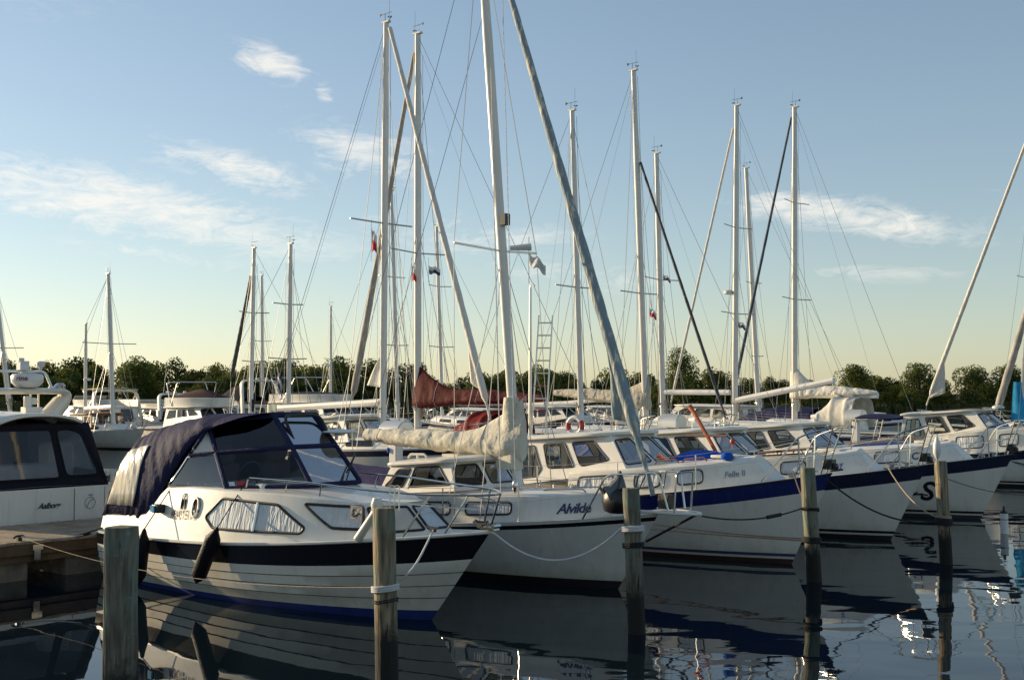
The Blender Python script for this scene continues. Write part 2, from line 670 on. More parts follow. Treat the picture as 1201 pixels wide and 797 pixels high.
# ------------------------------------------------------------------ mesh helpers
class MB:
    def __init__(self):
        self.v, self.f, self.m = [], [], []

    def add(self, verts, faces, mi=0):
        o = len(self.v)
        self.v += [V(p) for p in verts]
        for k, fc in enumerate(faces):
            self.f.append([i + o for i in fc])
            self.m.append(mi[k] if isinstance(mi, (list, tuple)) else mi)
        return self

    def box(self, c, s, rot=None, mi=0):
        c = V(c)
        M = rot if rot is not None else Matrix.Identity(3)
        P = [c + M @ V((x * s[0] / 2, y * s[1] / 2, z * s[2] / 2)) for x in (-1, 1) for y in (-1, 1) for z in (-1, 1)]
        return self.add(P, [(0, 1, 3, 2), (4, 6, 7, 5), (0, 4, 5, 1), (2, 3, 7, 6), (0, 2, 6, 4), (1, 5, 7, 3)], mi)

    def loft(self, rings, mi=0, closed=True, cap=(True, True)):
        n = len(rings[0])
        vs_ = [p for r in rings for p in r]
        fs, ms = [], []
        for i in range(len(rings) - 1):
            for j in range(n if closed else n - 1):
                k = (j + 1) % n
                fs.append((i * n + j, i * n + k, (i + 1) * n + k, (i + 1) * n + j))
                ms.append(mi[j] if isinstance(mi, (list, tuple)) else mi)
        m0 = mi[0] if isinstance(mi, (list, tuple)) else mi
        if closed and cap[0]:
            fs.append(tuple(range(n))[::-1])
            ms.append(m0)
        if closed and cap[1]:
            fs.append(tuple((len(rings) - 1) * n + j for j in range(n)))
            ms.append(m0)
        return self.add(vs_, fs, ms)

    def tube(self, pts, r, n=8, mi=0, closed=False, flat=1.0):
        pts = [V(p) for p in pts]
        if not isinstance(r, (list, tuple)):
            r = [r] * len(pts)
        rings = []
        up = None
        N_ = len(pts)
        for i, p in enumerate(pts):
            a = pts[(i - 1) % N_] if (closed or i > 0) else p
            c = pts[(i + 1) % N_] if (closed or i < N_ - 1) else p
            t = (c - a)
            t = t.normalized() if t.length > 1e-9 else V((0, 0, 1))
            if up is None:
                up = t.orthogonal().normalized() if abs(t.z) > .95 else V((0, 0, 1))
            up = (up - t * up.dot(t))
            up = up.normalized() if up.length > 1e-6 else t.orthogonal().normalized()
            sd_ = t.cross(up)
            rings.append([p + up * math.cos(2 * PI * k / n) * r[i] + sd_ * math.sin(2 * PI * k / n) * r[i] * flat for k in range(n)])
        if closed:
            rings.append(rings[0])
        return self.loft(rings, mi, True, (not closed, not closed))

    def lathe(self, prof, n=16, c=(0, 0, 0), mi=0):
        c = V(c)
        rings = [[c + V((r * math.cos(2 * PI * k / n), r * math.sin(2 * PI * k / n), z)) for k in range(n)] for r, z in prof]
        return self.loft(rings, mi)

    def sheet(self, f, nu, nv, mi=0):
        P = [f(i / nu, j / nv) for i in range(nu + 1) for j in range(nv + 1)]
        w = nv + 1
        return self.add(P, [(i * w + j, (i + 1) * w + j, (i + 1) * w + j + 1, i * w + j + 1) for i in range(nu) for j in range(nv)], mi)

    def build(self, name, mats, parent=None, smooth=40, bevel=0.0, weld=True, solid=0.0):
        me = bpy.data.meshes.new(name)
        me.from_pydata([tuple(p) for p in self.v], [], self.f)
        if not isinstance(mats, (list, tuple)):
            mats = [mats]
        for m in mats:
            me.materials.append(MATS[m])
        me.polygons.foreach_set('material_index', self.m)
        bm = bmesh.new()
        bm.from_mesh(me)
        if weld:
            bmesh.ops.remove_doubles(bm, verts=bm.verts, dist=1e-5)
        bmesh.ops.recalc_face_normals(bm, faces=bm.faces)
        bm.to_mesh(me)
        bm.free()
        if smooth:
            me.polygons.foreach_set('use_smooth', [True] * len(me.polygons))
            me.set_sharp_from_angle(angle=R(smooth))
        me.update()
        o = bpy.data.objects.new(name, me)
        COL.objects.link(o)
        if parent is not None:
            o.parent = parent
        if solid:
            md = o.modifiers.new('thickness', 'SOLIDIFY')
            md.thickness = solid
            md.offset = 0
        if bevel:
            md = o.modifiers.new('bevel', 'BEVEL')
            md.width = bevel
            md.segments = 2
            md.angle_limit = R(35)
        return o


def tag(o, label=None, cat=None, group=None, kind=None):
    for k, v in (('label', label), ('category', cat), ('group', group), ('kind', kind)):
        if v:
            o[k] = v
    return o


def thing(name, loc, rotz, label, cat, group=None):
    o = bpy.data.objects.new(name, None)
    o.empty_display_size = .3
    COL.objects.link(o)
    o.location = loc
    o.rotation_euler = (0, 0, rotz)
    return tag(o, label, cat, group)


def lerp(a, b, t):
    return a + (b - a) * t


def curve(tab, x):
    if x <= tab[0][0]:
        return tab[0][1]
    for (a, va), (b, vb) in zip(tab, tab[1:]):
        if x <= b:
            t = (x - a) / (b - a)
            return lerp(va, vb, t * t * (3 - 2 * t))
    return tab[-1][1]


def smooth_path(pts, n=6):
    pts = [V(p) for p in pts]
    out = []
    for i in range(len(pts) - 1):
        p0 = pts[max(i - 1, 0)]
        p1, p2 = pts[i], pts[i + 1]
        p3 = pts[min(i + 2, len(pts) - 1)]
        for k in range(n):
            t = k / n
            out.append(.5 * ((2 * p1) + (p2 - p0) * t + (2 * p0 - 5 * p1 + 4 * p2 - p3) * t * t + (3 * p1 - p0 - 3 * p2 + p3) * t ** 3))
    out.append(pts[-1])
    return out


def bent(pts, r=.12, n=5):
    """A polyline with its corners rounded, like bent tube."""
    pts = [V(p) for p in pts]
    out = [pts[0]]
    for i in range(1, len(pts) - 1):
        p = pts[i]
        a, b = pts[i - 1] - p, pts[i + 1] - p
        ra = min(r, a.length * .45, b.length * .45)
        s, e = p + a.normalized() * ra, p + b.normalized() * ra
        for k in range(n + 1):
            t = k / n
            out.append((1 - t) ** 2 * s + 2 * t * (1 - t) * p + t * t * e)
    out.append(pts[-1])
    return out


def sag(a, b, d, n=14):
    a, b = V(a), V(b)
    return [a.lerp(b, i / n) - V((0, 0, d * 4 * (i / n) * (1 - i / n))) for i in range(n + 1)]


def rounded(c, r, n=4):
    out = []
    N_ = len(c)
    c = [V((p[0], p[1])) for p in c]
    for i in range(N_):
        p = c[i]
        a, b = c[i - 1] - p, c[(i + 1) % N_] - p
        ra = min(r, a.length * .48, b.length * .48)
        s, e = p + a.normalized() * ra, p + b.normalized() * ra
        for k in range(n + 1):
            t = k / n
            out.append((1 - t) ** 2 * s + 2 * t * (1 - t) * p + t * t * e)
    return out


class Strip:
    """A wall between a lower and an upper polyline; a runs along it in metres, b up it in metres."""

    def __init__(s, bot, top):
        s.bot, s.top = [V(p) for p in bot], [V(p) for p in top]
        s.acc = [0.0]
        for p, q in zip(s.bot, s.bot[1:]):
            s.acc.append(s.acc[-1] + (q - p).length)
        s.ls = s.acc[-1]
        s.lt = sum((q - p).length for p, q in zip(s.bot, s.top)) / len(s.bot)

    def P(s, a, b):
        i = 0
        while i < len(s.acc) - 2 and a > s.acc[i + 1]:
            i += 1
        t = (a - s.acc[i]) / max(1e-9, s.acc[i + 1] - s.acc[i])
        lo = s.bot[i] + (s.bot[i + 1] - s.bot[i]) * t
        hi = s.top[i] + (s.top[i + 1] - s.top[i]) * t
        return lo + (hi - lo) * (b / s.lt)

    def at(s, a, b, off=0.0):
        p = s.P(a, b)
        e = .02
        n = (s.P(a + e, b) - s.P(a - e, b)).cross(s.P(a, b + e) - s.P(a, b - e))
        n = n.normalized() if n.length > 1e-12 else V((0, 0, 1))
        return p + n * off

    def mirrored(s):
        f = lambda p: V((p.x, -p.y, p.z))
        return Strip([f(p) for p in reversed(s.bot)], [f(p) for p in reversed(s.top)])


def outline(W_, corners, r, metric=False):
    c = [(p[0], p[1]) if metric else (p[0] * W_.ls, p[1] * W_.lt) for p in corners]
    o = rounded(c, r)
    out = []
    for i, p in enumerate(o):
        q = o[(i + 1) % len(o)]
        k = max(1, int((q - p).length / .09))
        out += [p.lerp(q, j / k) for j in range(k)]
    return out


def window(parent, W_, corners, r=.06, pane='curtain', frame='rubber', fr=.016, off=.004, name='window', label=None, metric=False, sub='pane'):
    o2 = outline(W_, corners, r, metric)
    mb = MB()
    mb.tube([W_.at(p.x, p.y, off) for p in o2], fr, 6, closed=True)
    w = mb.build(name, frame, parent)
    if label:
        w['label'] = label
    c = sum((p for p in o2), V((0, 0))) / len(o2)
    rings = [[W_.at(lerp(c.x, p.x, t), lerp(c.y, p.y, t), off) for p in o2] for t in (.02, .25, .5, .75, 1)]
    MB().loft(rings, cap=(True, False)).build(sub, pane, w)
    return w


def hole_wall(mb, W_, holes, mi=0, metric=False):
    """A flat wall with openings cut out of it."""
    outer = [V((0, 0, 0)), V((W_.ls, 0, 0)), V((W_.ls, W_.lt, 0)), V((0, W_.lt, 0))]
    polys = [outer] + [[V((p.x, p.y, 0)) for p in reversed(outline(W_, c, r, metric))] for c, r in holes]
    flat_ = [p for pl in polys for p in pl]
    tris = tessellate_polygon(polys)
    mb.add([W_.P(p.x, p.y) for p in flat_], [tuple(t) for t in tris], mi)


def lettering(parent, body, W_, a, b, size, m, shear=0.0, off=.012, name='lettering', spacing=1.0, squash=1.0):
    cu = bpy.data.curves.new('lettering', 'FONT')
    cu.body = body
    cu.size = size
    cu.shear = shear
    cu.space_character = spacing
    cu.resolution_u = 3
    cu.offset = size * .02
    ob = bpy.data.objects.new('lettering_source', cu)
    COL.objects.link(ob)
    bpy.context.view_layer.update()
    dg = bpy.context.evaluated_depsgraph_get()
    me = bpy.data.meshes.new_from_object(ob.evaluated_get(dg))
    bpy.data.objects.remove(ob)
    bpy.data.curves.remove(cu)
    for v in me.vertices:
        v.co = W_.at(a + v.co.x * squash, b + v.co.y, off)
    me.name = name
    me.materials.clear()
    me.materials.append(MATS[m])
    o = bpy.data.objects.new(name, me)
    COL.objects.link(o)
    o.parent = parent
    return o


# ------------------------------------------------------------------ hulls
class Hull:
    """x = 0 at the stem head, negative aft; y to port; z = 0 at the water."""

    def __init__(s, L, B, zs, zb, ov=.6, tr=.12, draft=.45, st=.8, p=2.2, e0=.25, e1=.9, bp=2.3, um=.42):
        s.L, s.B, s.zs, s.zb, s.ov, s.tr, s.draft, s.st, s.p, s.e0, s.e1, s.bp, s.um = L, B, zs, zb, ov, tr, draft, st, p, e0, e1, bp, um

    def sheer(s, u):
        return s.zs + (s.zb - s.zs) * max(0, u) ** s.p

    def beam(s, u):
        if u < s.um:
            return s.B / 2 * (s.st + (1 - s.st) * math.sin(PI / 2 * max(0, u) / s.um))
        t = min(1, (u - s.um) / (1 - s.um))
        return s.B / 2 * max(0, 1 - t ** s.bp)

    def P(s, u, z, side=-1, out=0.0):
        zz = s.sheer(u)
        h = min(1, max(0, (z + s.draft) / (zz + s.draft)))
        e = s.e0 + (s.e1 - s.e0) * u ** 2.5
        w = s.beam(u) * h ** e + out
        q = 1 - z / zz
        x = -s.L * (1 - u) - s.ov * q * u ** 5 + s.tr * q * (1 - u) ** 6
        return V((x, side * w, z))

    def u_of(s, x, z):
        a, b = 0.0, 1.0
        for _ in range(30):
            c = (a + b) / 2
            if s.P(c, z).x < x:
                a = c
            else:
                b = c
        return (a + b) / 2

    def deck_half(s, x):
        u = 1 + x / s.L
        return s.beam(u)

    def deck_z(s, x):
        return s.sheer(1 + x / s.L)

    def build(s, parent, levels, bands, mats, nu=36, name='hull'):
        """levels: functions u -> (z, outward step) from the sheer down; bands: material of each band between."""
        mb = MB()
        us = [1 - (1 - i / nu) ** 1.25 for i in range(nu + 1)]
        for side in (-1, 1):
            rows = [[s.P(u, *(lambda zo: (zo[0], side, zo[1] if u < .999 else 0.0))(lv(u))) for lv in levels] for u in us]
            n = len(levels)
            vs_ = [p for r in rows for p in r]
            fs, ms = [], []
            for i in range(nu):
                for j in range(n - 1):
                    fs.append((i * n + j, (i + 1) * n + j, (i + 1) * n + j + 1, i * n + j + 1))
                    ms.append(bands[j])
            mb.add(vs_, fs, ms)
        n = len(levels)
        tv = [s.P(0, lv(0)[0], -1) for lv in levels] + [s.P(0, lv(0)[0], 1) for lv in levels]
        mb.add(tv, [(j, j + 1, n + j + 1, n + j) for j in range(n - 1)], [bands[j] for j in range(n - 1)])
        return mb.build(name, mats, parent, smooth=32)

    def deck(s, parent, m='deck_white', drop=.015, camber=.05, name='deck', x0=0.0):
        def f(a, b):
            u = a
            w = s.beam(u) * .995
            y = lerp(-w, w, b)
            return V((-s.L * (1 - u), y, s.sheer(u) - drop + camber * (1 - (2 * b - 1) ** 2) * min(1, w)))
        return MB().sheet(f, 24, 8).build(name, m, parent)

    def rubrail(s, parent, m, r=.02, drop=0.03, name='rubrail', flat=1.0):
        mb = MB()
        us = [i / 40 for i in range(41)]
        pts = [s.P(u, s.sheer(u) - drop, -1, .006) for u in us] + [s.P(u, s.sheer(u) - drop, 1, .006) for u in reversed(us[:-1])]
        mb.tube(pts, r, 6, flat=flat)
        return mb.build(name, m, parent)

    def side_strip(s, x0, x1, z0, z1, n=14):
        xs = [lerp(x0, x1, i / n) for i in range(n + 1)]
        return Strip([s.P(s.u_of(x, z0), z0) for x in xs], [s.P(s.u_of(x, z1), z1) for x in xs])


def levels_stripe(h, top=.03, stripe=.26, boot=.12, bootw=.05, flip=0.0):
    """sheer, thin white edge, coloured stripe, white topsides, thin boot line, antifouling."""
    return [lambda u: (h.sheer(u), 0), lambda u: (h.sheer(u) - top, .004), lambda u: (h.sheer(u) - top - stripe * (.85 + .15 * u), .002)] + \
           [(lambda u, t=t: (lerp(h.sheer(u) - top - stripe * (.85 + .15 * u), boot + bootw, t), 0)) for t in (.25, .5, .75, 1)] + \
           [lambda u: (boot, 0), lambda u: (boot - .04, 0), lambda u: (0.0, 0), lambda u: (-.2, 0), lambda u: (-h.draft, 0)]


def pulpit(parent, h, xb=-1.0, hgt=.68, x_in=-.45, yb=.62, fwd=.12, mid=True, m='steel', r=.014):
    mb = MB()
    f = lambda x, sgn, inset=.06: V((x, sgn * max(.05, h.deck_half(x) - inset), h.deck_z(x)))
    zt = h.zb + hgt
    left, right = [], []
    for sg in (-1, 1):
        base = f(xb, sg)
        mb.tube(bent([base, V((x_in, sg * (h.deck_half(x_in) * .92 + .02), h.deck_z(x_in) + hgt * .93)), V((fwd - .04, sg * .17, zt + .03))], .14), r, 6)
        mb.tube([f(-.16, sg, 0.02), V((fwd - .02, sg * .16, zt + .03))], r, 6)
        if mid:
            b = V((lerp(xb, x_in, .5), base.y + (sg * (h.deck_half(x_in) * .92) - base.y) * .5, lerp(base.z, h.deck_z(x_in) + hgt * .93, .5)))
            mb.tube(bent([b, V((x_in + .1, sg * h.deck_half(x_in + .1), b.z + .08)), V((-.03, sg * .1, b.z + .13))], .1), r * .8, 6)
        mb.tube([f(x_in, sg), V((x_in, sg * (h.deck_half(x_in) * .92 + .02), h.deck_z(x_in) + hgt * .93))], r, 6)
    mb.tube(bent([V((fwd - .04, -.17, zt + .03)), V((fwd + .1, -.09, zt + .03)), V((fwd + .1, .09, zt + .03)), V((fwd - .04, .17, zt + .03))], .07), r, 6)
    return mb.build('pulpit', m, parent)


def guard_rail(parent, h, xs, hgt=.58, x_end=-.45, z_end=None, m='steel'):
    """stanchions (a part each) and the two wires of each side"""
    for sg in (-1, 1):
        tops = []
        for x in xs:
            b = V((x, sg * (h.deck_half(x) - .07), h.deck_z(x)))
            t = b + V((0, 0, hgt))
            MB().tube([b, t], .011, 6).lathe([(.03, 0), (.03, .012)], 8, b).build('stanchion', m, parent)
            tops.append(t)
        tops.append(V((x_end, sg * h.deck_half(x_end) * .92, z_end if z_end else h.deck_z(x_end) + .62)))
        mb = MB()
        mb.tube(tops, .004, 5)
        mb.tube([t - V((0, 0, hgt * .45)) for t in tops], .004, 5)
        mb.build('guard_wire', 'wire_pale', parent)


def pilothouse(parent, xa, xf, xn, wa, wf, wn, za, zf, zn, ta, tf, top_in=.10, rake=.30, wins0=None, pane='clear_glass', shell='gelcoat', roof_m='gelcoat', aft_win=True,
               front_win=True, roof_over=.10, xa_top=.12, back_pane=None, frame='rubber'):
    """Deck saloon: six walls, openings cut through, glazed; roof slab with overhang. wins0: openings in the side walls."""
    bot = [V((xa, -wa, za)), V((xf, -wf, zf)), V((xn, -wn, zn)), V((xn, wn, zn)), V((xf, wf, zf)), V((xa, wa, za))]
    top = [V((xa + xa_top, -wa + top_in, ta)), V((xf - rake, -wf + top_in, tf)), V((xn - rake * 1.5, -wn * .95, tf + .03)), V((xn - rake * 1.5, wn * .95, tf + .03)), V((xf - rake, wf - top_in, tf)), V((xa + xa_top, wa - top_in, ta))]
    walls = [Strip([bot[i], bot[(i + 1) % 6]], [top[i], top[(i + 1) % 6]]) for i in range(6)]
    wins0 = wins0 or []
    spec = {0: wins0, 4: [([(1 - x, y) for x, y in reversed(c)], r, p) for c, r, p in wins0]}
    if front_win:
        fr_ = [(.07, .16), (.93, .16), (.90, .86), (.10, .86)]
        for i in (1, 2, 3):
            spec[i] = [(fr_, .06, None)]
    if aft_win:
        spec[5] = [([(.12, .35), (.40, .35), (.40, .85), (.14, .85)], .05, None), ([(.6, .1), (.88, .1), (.86, .88), (.6, .88)], .05, None)]
    mb = MB()
    for i, w in enumerate(walls):
        hole_wall(mb, w, [(c, r) for c, r, _ in spec.get(i, [])])
    body = mb.build('wheelhouse', shell, parent, smooth=30)
    for i, lst in spec.items():
        for c, r, p in lst:
            window(body, walls[i], c, r, p or pane, frame, .014)
    # roof: cambered slab with an overhang
    cx = sum(p.x for p in top) / 6
    xs0 = min(p.x for p in top) - roof_over
    xs1 = max(p.x for p in top) + roof_over * 1.6

    def hw(x):
        t = (x - xs0) / (xs1 - xs0)
        w = max(wa, wf) - top_in + roof_over * .8
        return lerp(w * .97, w, min(1, t * 3)) * (1 - .42 * max(0, (t - .72) / .28) ** 2.2) if t < 1 else w * .58

    def zz(x):
        return lerp(ta, tf + .03, (x - xs0) / (xs1 - xs0))

    def up(a, b):
        x = lerp(xs0, xs1, a)
        w = hw(x)
        return V((x, lerp(-w, w, b), zz(x) + .045 + .05 * (1 - (2 * b - 1) ** 2) * min(1, 5 * (1 - a) + .3)))
    mb = MB()
    nu, nv = 12, 8
    upv = [up(i / nu, j / nv) for i in range(nu + 1) for j in range(nv + 1)]
    lov = [V((p.x, p.y, zz(p.x) - .012)) for p in upv]
    w_ = nv + 1
    mb.add(upv, [(i * w_ + j, (i + 1) * w_ + j, (i + 1) * w_ + j + 1, i * w_ + j + 1) for i in range(nu) for j in range(nv)])
    mb.add(lov, [(i * w_ + j, (i + 1) * w_ + j, (i + 1) * w_ + j + 1, i * w_ + j + 1) for i in range(nu) for j in range(nv)])
    edge = [i * w_ for i in range(nu + 1)] + [nu * w_ + j for j in range(1, nv + 1)] + [i * w_ + nv for i in range(nu - 1, -1, -1)] + [j for j in range(nv - 1, 0, -1)]
    vv = [upv[k] for k in edge] + [lov[k] for k in edge]
    n = len(edge)
    mb.add(vv, [(k, (k + 1) % n, n + (k + 1) % n, n + k) for k in range(n)])
    roof = mb.build('roof', roof_m, parent, smooth=50, bevel=.015)
    return body, roof, walls, top


def trunk(parent, h, x0, x1, zt0, zt1, side=.30, inset=.07, nose=.35, wins=(), m='gelcoat', name='cabin_trunk', n=10, pane='curtain', frame='rubber'):
    """Low cabin top along the foredeck with curved sides; returns the starboard wall strip."""
    xs = [lerp(x0, x1, (i / n)) for i in range(n + 1)]
    wid = lambda x: max(.22, h.deck_half(x) - side)
    bot = [V((x, -wid(x), h.deck_z(x) - .01)) for x in xs]
    top = []
    for i, x in enumerate(xs):
        t = i / n
        xx = x - nose * t ** 6
        top.append(V((xx, -max(.15, wid(x) - inset), lerp(zt0, zt1, t))))
    st_ = Strip(bot, top)
    mir = lambda p: V((p.x, -p.y, p.z))
    mb = MB()
    for f_ in (lambda p: p, mir):
        mb.loft([[f_(p.lerp(q, k / 4)) for p, q in zip(bot, top)] for k in range(5)], closed=False)
    mb.add([bot[-1], mir(bot[-1]), mir(top[-1]), top[-1]], [(0, 1, 2, 3)])
    mb.add([bot[0], mir(bot[0]), mir(top[0]), top[0]], [(0, 1, 2, 3)])
    nv = 8
    rows = [[V((p.x, lerp(p.y, -p.y, j / nv), p.z + .07 * (1 - (2 * j / nv - 1) ** 2))) for j in range(nv + 1)] for p in top]
    mb.loft(rows, closed=False)
    rr = rows[-1]
    mb.add(rr, [tuple(range(len(rr)))])
    mb.add(rows[0], [tuple(range(len(rr)))])
    body = mb.build(name, m, parent, smooth=48, bevel=.025)
    pst = st_.mirrored()
    for c, r in wins:
        window(body, st_, c, r, pane, frame)
        window(body, pst, [(1 - x, y) for x, y in reversed(c)], r, pane, frame)
    return body, st_


# ------------------------------------------------------------------ rigs
def mast(parent, base, top, d, m='mast_white', gear=True, name='mast', seg=10):
    base, top = V(base), V(top)
    n = 8
    d = d * .9
    pts = [base.lerp(top, i / n) for i in range(n + 1)]
    r = [d / 2 * (1 if i < n - 1 else .8) for i in range(n + 1)]
    mb = MB()
    mb.tube(pts, r, seg, flat=.78)
    mb.box(top + V((0, 0, .02)), (d * 1.5, d * .6, .05))
    o = mb.build(name, m, parent)
    if gear:
        g = MB()
        g.tube([top + V((-.05, 0, 0)), top + V((-.05, 0, .28))], .008, 5)
        g.tube([top + V((-.30, .02, .28)), top + V((.22, .02, .28))], .007, 5)
        g.add([top + V((-.30, .02, .22)), top + V((-.18, .02, .28)), top + V((-.30, .02, .34))], [(0, 1, 2)])
        g.tube([top + V((.08, .05, 0)), top + V((.08, .05, .75))], .004, 4)
        for a in (0, 2.1, 4.2):
            g.box(top + V((.16 + .05 * math.cos(a), .05 * math.sin(a), .14)), (.035, .035, .03))
        g.tube([top + V((.16, 0, 0)), top + V((.16, 0, .14))], .006, 5)
        g.build('masthead_gear', 'black_plastic', o)
    return o


def furled(parent, foot, top, m, r0=.085, r1=.03, clew=None, wob=.0, mat_clew=None, n=60, name='furled_jib', fat=None):
    foot, top = V(foot), V(top)
    pts = [foot.lerp(top, i / n) for i in range(n + 1)]
    rs = []
    for i in range(n + 1):
        t = i / n
        q = lerp(r0, r1, t) if not fat else fat(t)
        q *= 1 + .05 * math.sin(t * 90) * wob + .08 * wob * noise.noise(V((t * 30, foot.x, 1)))
        if t < .035:
            q = min(q, .03)
        rs.append(q)
    mb = MB()
    mb.tube(pts, rs, 10)
    mb.tube([foot - V((0, 0, .05)), foot + (top - foot) * .02], .035, 8)
    o = mb.build(name, m, parent)
    if clew:
        # loose triangle of cloth left outside the roll near its foot
        t0, t1, c = clew
        a, b = foot.lerp(top, t0), foot.lerp(top, t1)
        c = V(c)

        def f(s, t):
            p = a.lerp(b, s)
            w = min(1, s * 1.25) if s < .8 else (1 - s) * 5
            q = p.lerp(c, t * .92) if False else p + (c - a.lerp(b, .25)) * t * min(1, max(0, (1 - s) * 1.15 if s > .22 else s * 4.0 + .05))
            return q + V((0, .05 * math.sin(6 * t + 3 * s), 0))
        MB().sheet(f, 14, 6).build('clew', mat_clew or m, o, solid=.01)
    return o


def sail_cover(parent, x_mast, x_end, zb, rise, h_mid, h_mast, w, m, collar=.22, name='sail_cover', seed=1, droop=.0, x_fore=.13, zoff=0.0, end_h=.10, y0=0.0):
    """Cloth cover over sail and boom, gathered and rising to a collar round the mast."""
    n, k = 70, 26
    rings = []
    for i in range(n + 1):
        t = i / n                       # 0 aft end, 1 at the mast's fore side
        x = lerp(x_end, x_mast + (x_fore if x_mast > x_end else -x_fore), t)
        d = max(0.0, (t - .64) / .36)
        top = lerp(end_h, h_mid, min(1, t * 2.2) ** .8) + (h_mast - h_mid) * d ** 1.7
        bot = -.10 - .05 * t - droop * math.sin(PI * min(1, t)) - .10 * d
        zc = zb + rise * (1 - t)
        ww = w * (.45 + .55 * min(1, t * 3)) * (1 if t < .92 else lerp(1, .55, (t - .92) / .08))
        ring = []
        for j in range(k):
            a = 2 * PI * j / k
            ca, sa = math.cos(a), math.sin(a)
            zz = zc + (top * sa if sa > 0 else -bot * sa)
            sh = 1 - .45 * max(0, sa) - (.35 * d * max(0, sa))
            yy = y0 + ww * ca * sh
            nn = noise.noise(V((x * 3.2 + seed, a * 1.1, zz * 2.2))) + .5 * noise.noise(V((x * 9 + seed, a * 2.5, 3)))
            nn += .75 * (1 - 2 * abs(noise.noise(V((x * 4.5 - zz * 4.0 + seed, zz * 1.2, ca * .6))))) + .5 * (1 - 2 * abs(noise.noise(V((x * 9 + zz * 7.0 + seed, zz * 3, ca * 1.6)))))
            nn -= .22 * sum(max(0, 1 - abs(t - q) / .02) for q in (.12, .48, .80))
            ring.append(V((x + .02 * nn, yy * (1 + .17 * nn), zz + .026 * nn + zoff)))
        rings.append(ring)
    cov = MB().loft(rings).build(name, m, parent, smooth=75)
    for q in (.12, .48, .80):
        r_ = rings[int(q * n)]
        c_ = sum(r_, V((0, 0, 0))) / len(r_)
        MB().tube([c_ + (p - c_) * 1.03 for p in r_], .006, 5, closed=True).build('tie', 'rope_white', cov)
    return cov


def stays(parent, lines, name='shroud', r=.005, m='wire'):
    for a, b in lines:
        MB().tube([V(a), V(b)], r, 4).build(name, m, parent)


def spreaders(parent, mx, rake, zlist, base_z, m='alloy', sweep=.12):
    for z, half in zlist:
        x = mx - rake * (z - base_z)
        MB().tube([V((x - sweep, -half, z + .06)), V((x, 0, z)), V((x - sweep, half, z + .06))], .018, 6).build('spreader', m, parent)


# ------------------------------------------------------------------ setting
def setting():
    mb = MB()
    mb.add([(-1500, -60, 0), (1500, -60, 0), (1500, 150, 0), (-1500, 150, 0)], [(0, 1, 2, 3)])
    tag(mb.build('water', 'water', smooth=0), kind='structure')

    def f(a, b):
        y = 148 + (b ** 3) * 4000
        x = lerp(-3000, 3000, a)
        z = -.6 + min(1.2, (y - 148) * .18) + .25 * noise.noise(V((x * .02, y * .02, 0)))
        return V((x, y, z))
    tag(MB().sheet(f, 60, 40).build('ground', 'ground'), kind='structure')
    mb = MB()
    mb.add([(-1500, -60, -3), (1500, -60, -3), (1500, 160, -3), (-1500, 160, -3)], [(0, 1, 2, 3)])
    tag(mb.build('harbour_bed', 'ground', smooth=0), kind='structure')


def crown(mb, c, rx, rz, n, rng, leaf=.12, clumps=16):
    """A dome of dense leaf clumps of different sizes; n leaves in all, spread through the clumps' volume."""
    c = V(c)
    L_ = []
    for k in range(clumps):
        a = rng.random() * 2 * PI
        el = rng.random() ** .8 * PI / 2 * (1 if k % 4 else -.6)
        q = rng.uniform(.45, .74)
        L_.append((c + V((math.cos(a) * math.cos(el) * rx * q, math.sin(a) * math.cos(el) * rx * q, math.sin(el) * rz * q)), rng.uniform(.24, .42)))
    L_.append((c, .62))
    tot = sum(r ** 2 for _, r in L_)
    for lc, ls in L_:
        for _ in range(int(n * ls ** 2 / tot)):
            while True:
                d = V((rng.uniform(-1, 1), rng.uniform(-1, 1), rng.uniform(-1, 1)))
                if .05 < d.length < 1:
                    break
            d = d.normalized() * d.length ** .5
            p = lc + V((d.x * rx * ls, d.y * rx * ls, d.z * rz * ls))
            s_ = leaf * rng.uniform(.6, 1.2)
            a = V([rng.gauss(0, 1) for _ in range(3)]).normalized() * s_
            b = a.orthogonal().normalized() * s_ * rng.uniform(.6, .95)
            mb.add([p - a - b * .4, p + b, p + a - b * .3, p - b], [(0, 1, 2, 3)])


